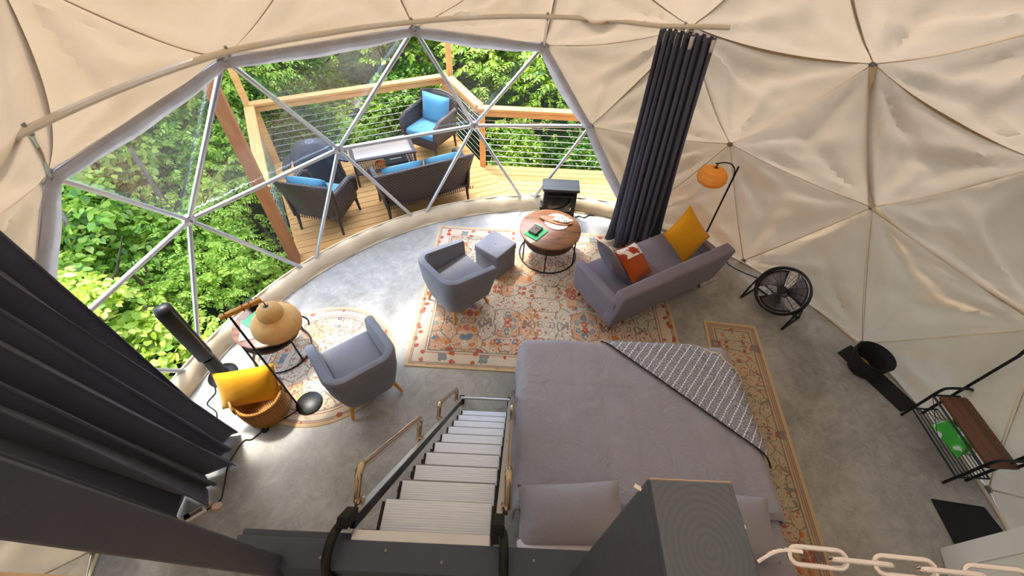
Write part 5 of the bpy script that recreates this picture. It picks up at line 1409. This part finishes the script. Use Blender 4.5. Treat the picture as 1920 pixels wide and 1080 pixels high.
PL = [
 # left of the deck, seen through the lower left panes
 ('shrub', 'bright broad leaved shrub pressed against the lowest left window panes', 0, 'leaf0', (-4.9, 2.3, -1.35), .95),
 ('shrub', 'bright fern leaved shrub just outside the window left of the tower fan', 3, 'leaf3', (-4.55, 3.35, -1.25), 1.05),
 ('shrub', 'yellow green shrub between the round rug window and the tall post', 1, 'leaf3', (-4.55, 4.15, -1.45), .78),
 ('shrub', 'mid green broad leaved shrub behind the left window centre hub', 0, 'leaf1', (-5.9, 3.4, -1.5), 1.05),
 ('shrub', 'dark green shrub low in shade beyond the left window panes', 2, 'leaf2', (-6.3, 4.9, -1.6), 1.1),
 ('shrub', 'bright green shrub to the left of the tall brown post', 1, 'leaf0', (-5.15, 5.35, -1.4), .95),
 ('shrub', 'pale green fern clump at the foot of the tall brown post', 3, 'leaf3', (-3.85, 5.0, -1.5), .7),
 ('shrub', 'dark broad leaved shrub at the far left edge of the window', 0, 'leaf2', (-6.9, 2.2, -1.7), 1.2),
 ('tree', 'leafy maple like tree with bright crown at the upper left of the window', 0, 'leaf0', (-6.6, 6.2, -1.5), 1.2),
 ('tree', 'tall leafy tree behind the far left corner of the deck', 1, 'leaf0', (-5.6, 7.3, -1.4), 1.15),
 ('tree', 'bright broad leaved tree further behind the left window', 0, 'leaf0', (-8.4, 4.6, -1.8), 1.5),
 ('tree', 'dark tree behind the bright left trees', 2, 'leaf1', (-8.6, 7.6, -1.8), 1.6),
 ('shrub', 'bright shrub low at the left window beside the left curtain', 1, 'leaf0', (-5.6, 1.0, -1.5), 1.0),
 # behind the long railing
 ('shrub', 'dark green shrub behind the grill below the long railing', 2, 'leaf2', (-4.5, 7.9, -1.6), .9),
 ('shrub', 'mid green shrub behind the middle of the long railing', 1, 'leaf1', (-3.1, 8.3, -1.5), .75),
 ('shrub', 'dark shrub below the railing behind the deck table', 0, 'leaf2', (-2.2, 8.9, -1.5), .85),
 ('tree', 'sunlit pinnate leaved tree above the long railing', 1, 'leaf0', (-4.9, 10.2, -1.3), 1.3),
 ('tree', 'bright fine leaved tree rising above the middle of the long railing', 2, 'leaf0', (-3.3, 10.8, -1.2), 1.4),
 ('tree', 'dark shaded tree behind the far deck corner post', 2, 'leaf2', (-1.6, 10.6, -1.2), 1.35),
 ('tree', 'far sunlit tree between the dark trees at the top of the window', 0, 'leaf0', (-6.6, 11.6, -1.3), 1.5),
 ('tree', 'far green tree at the top centre of the window', 2, 'leaf1', (-4.6, 13.4, -1.0), 1.7),
 ('tree', 'far mid green tree behind the dark trees', 1, 'leaf1', (-2.2, 13.6, -1.0), 1.7),
 # right
 ('tree', 'bright pinnate leaved tree right of the far corner post', 1, 'leaf1', (.05, 9.25, -1.2), 1.2),
 ('tree', 'mid green pinnate leaved tree above the right railing', 1, 'leaf1', (1.3, 8.7, -1.2), 1.25),
 ('tree', 'dark tree behind the right railing at the window edge', 2, 'leaf2', (.7, 10.6, -1.1), 1.5),
 ('shrub', 'small green shrub below the right railing beside the corner', 2, 'leaf1', (.1, 7.5, -1.5), .62),
 ('shrub', 'dark green shrub below the middle of the right railing', 0, 'leaf2', (1.2, 7.5, -1.5), .66),
 ('shrub', 'bright shrub below the right railing near the window edge', 2, 'leaf0', (2.3, 7.6, -1.5), .7),
 ('tree', 'far green tree behind the right railing', 0, 'leaf1', (2.9, 9.6, -1.2), 1.4),
 ('tree', 'bright leafy tree filling the upper left pane', 0, 'leaf0', (-7.4, 7.4, -1.2), 1.35),
 ('tree', 'large mid green tree far behind the upper left pane', 1, 'leaf1', (-8.0, 9.6, -1.2), 1.6),
 ('tree', 'green tree far behind the tall brown post', 2, 'leaf1', (-6.3, 9.2, -1.2), 1.5),
 ('tree', 'bright fine leaved tree far left of the slim corner post', 2, 'leaf0', (-9.6, 6.0, -1.6), 1.7),
 ('tree', 'bright tree at the outer left behind the shrubs', 1, 'leaf0', (-8.0, 2.8, -1.7), 1.4),
 ('shrub', 'mid green shrub outside the railing at the far left corner', 0, 'leaf1', (-5.2, 6.5, -1.4), .8),
 ('shrub', 'fern clump outside the long railing beside the log', 3, 'leaf1', (-3.9, 8.7, -1.4), .9),
 ('shrub', 'dark shrub behind the fallen log', 2, 'leaf2', (-4.6, 9.0, -1.3), .9),
 ('shrub', 'small bright fern between two left shrubs', 3, 'leaf3', (-5.4, 4.35, -1.5), .9),
 ('tree', 'tall dark tree far behind the right railing', 2, 'leaf2', (-.6, 12.6, -1.0), 1.7),
 ('tree', 'mid green tree far at the right window edge', 1, 'leaf1', (2.2, 12.4, -1.0), 1.7),
 ('tree', 'far left dark tree behind everything', 2, 'leaf1', (-9.2, 12.4, -1.2), 2.0),
]
for k, (nm, lb, cr, mt, lc, sc_) in enumerate(PL):
    plant(nm, lb, nm, cr, mt, lc, sc_, rnd.uniform(0, 6.28), GS if nm == 'shrub' else 'trees beyond the deck', lean=(rnd.uniform(-.15, .15), rnd.uniform(-.15, .15)), tree_h=.5 if nm == 'tree' else None)
CROWN.append(leaf_mesh('canopy_crown', blobset(2.6, 2.2, 12, 21), 1000, 8, .18, 'rosette'))
plant('tree', 'tall tree whose canopy overhangs the window side of the dome', 'tree', 4, 'leaf1', (-6.2, 5.6, -1.4), 1.0, 1.0, 'trees beyond the deck', lean=(1.9, -.6), tree_h=5.6)
plant('tree', 'added tall tree with an unseen canopy shading the left side of the dome', 'tree', 4, 'leaf0', (-6.6, 3.2, -1.4), 1.0, 2.4, 'trees beyond the deck', lean=(2.2, -.2), tree_h=5.4)  # unseen canopy added to cut the direct sun on the left floor
for lb, pts, r_ in (('bare grey sapling trunk leaning outside the left window', [(-4.35, 2.25, -1.3), (-4.8, 3.0, -.2), (-5.3, 3.75, .7), (-5.7, 4.3, 1.3)], .045),
                    ('dark thin leaning trunk between the left window and the tall post', [(-4.3, 4.0, -1.3), (-4.75, 4.5, -.1), (-5.2, 5.0, .9)], .045)):
    t = thing('leaning_trunk', lb, 'tree trunk', pts[0]); o0 = Vector(pts[0]); b = MB(); pp = smoothpath([Vector(p) - o0 for p in pts], 5)
    b.tube(pp, [r_ * (1 - .4 * i / len(pp)) for i in range(len(pp))], 8); b.build('stem', 'bark' if 'dark' in lb else 'log', t)
    b = MB(); b.tube([pp[6], pp[6] + Vector((.3, .1, .35)), pp[6] + Vector((.5, .3, .75))], [r_ * .5, r_ * .35, .006], 6); b.build('side_branch', 'bark', t)
t = thing('fallen_log', 'weathered grey fallen log on the slope behind the long railing', 'log', (-3.55, 8.75, -.55), rot=(R(20), R(-48), R(-55)))
b = MB(); b.tube(smoothpath([(-.7, 0, 0), (-.2, .06, .03), (.3, -.04, 0), (.8, .02, .05)], 5), [.20 - .004 * (i % 4) - .006 * i for i in range(16)], 10); b.build('trunk', 'log', t)
b = MB(); b.tube([(.2, 0, .1), (.35, .1, .35), (.4, .12, .5)], [.06, .045, .02], 7); b.build('broken_branch', 'log', t)
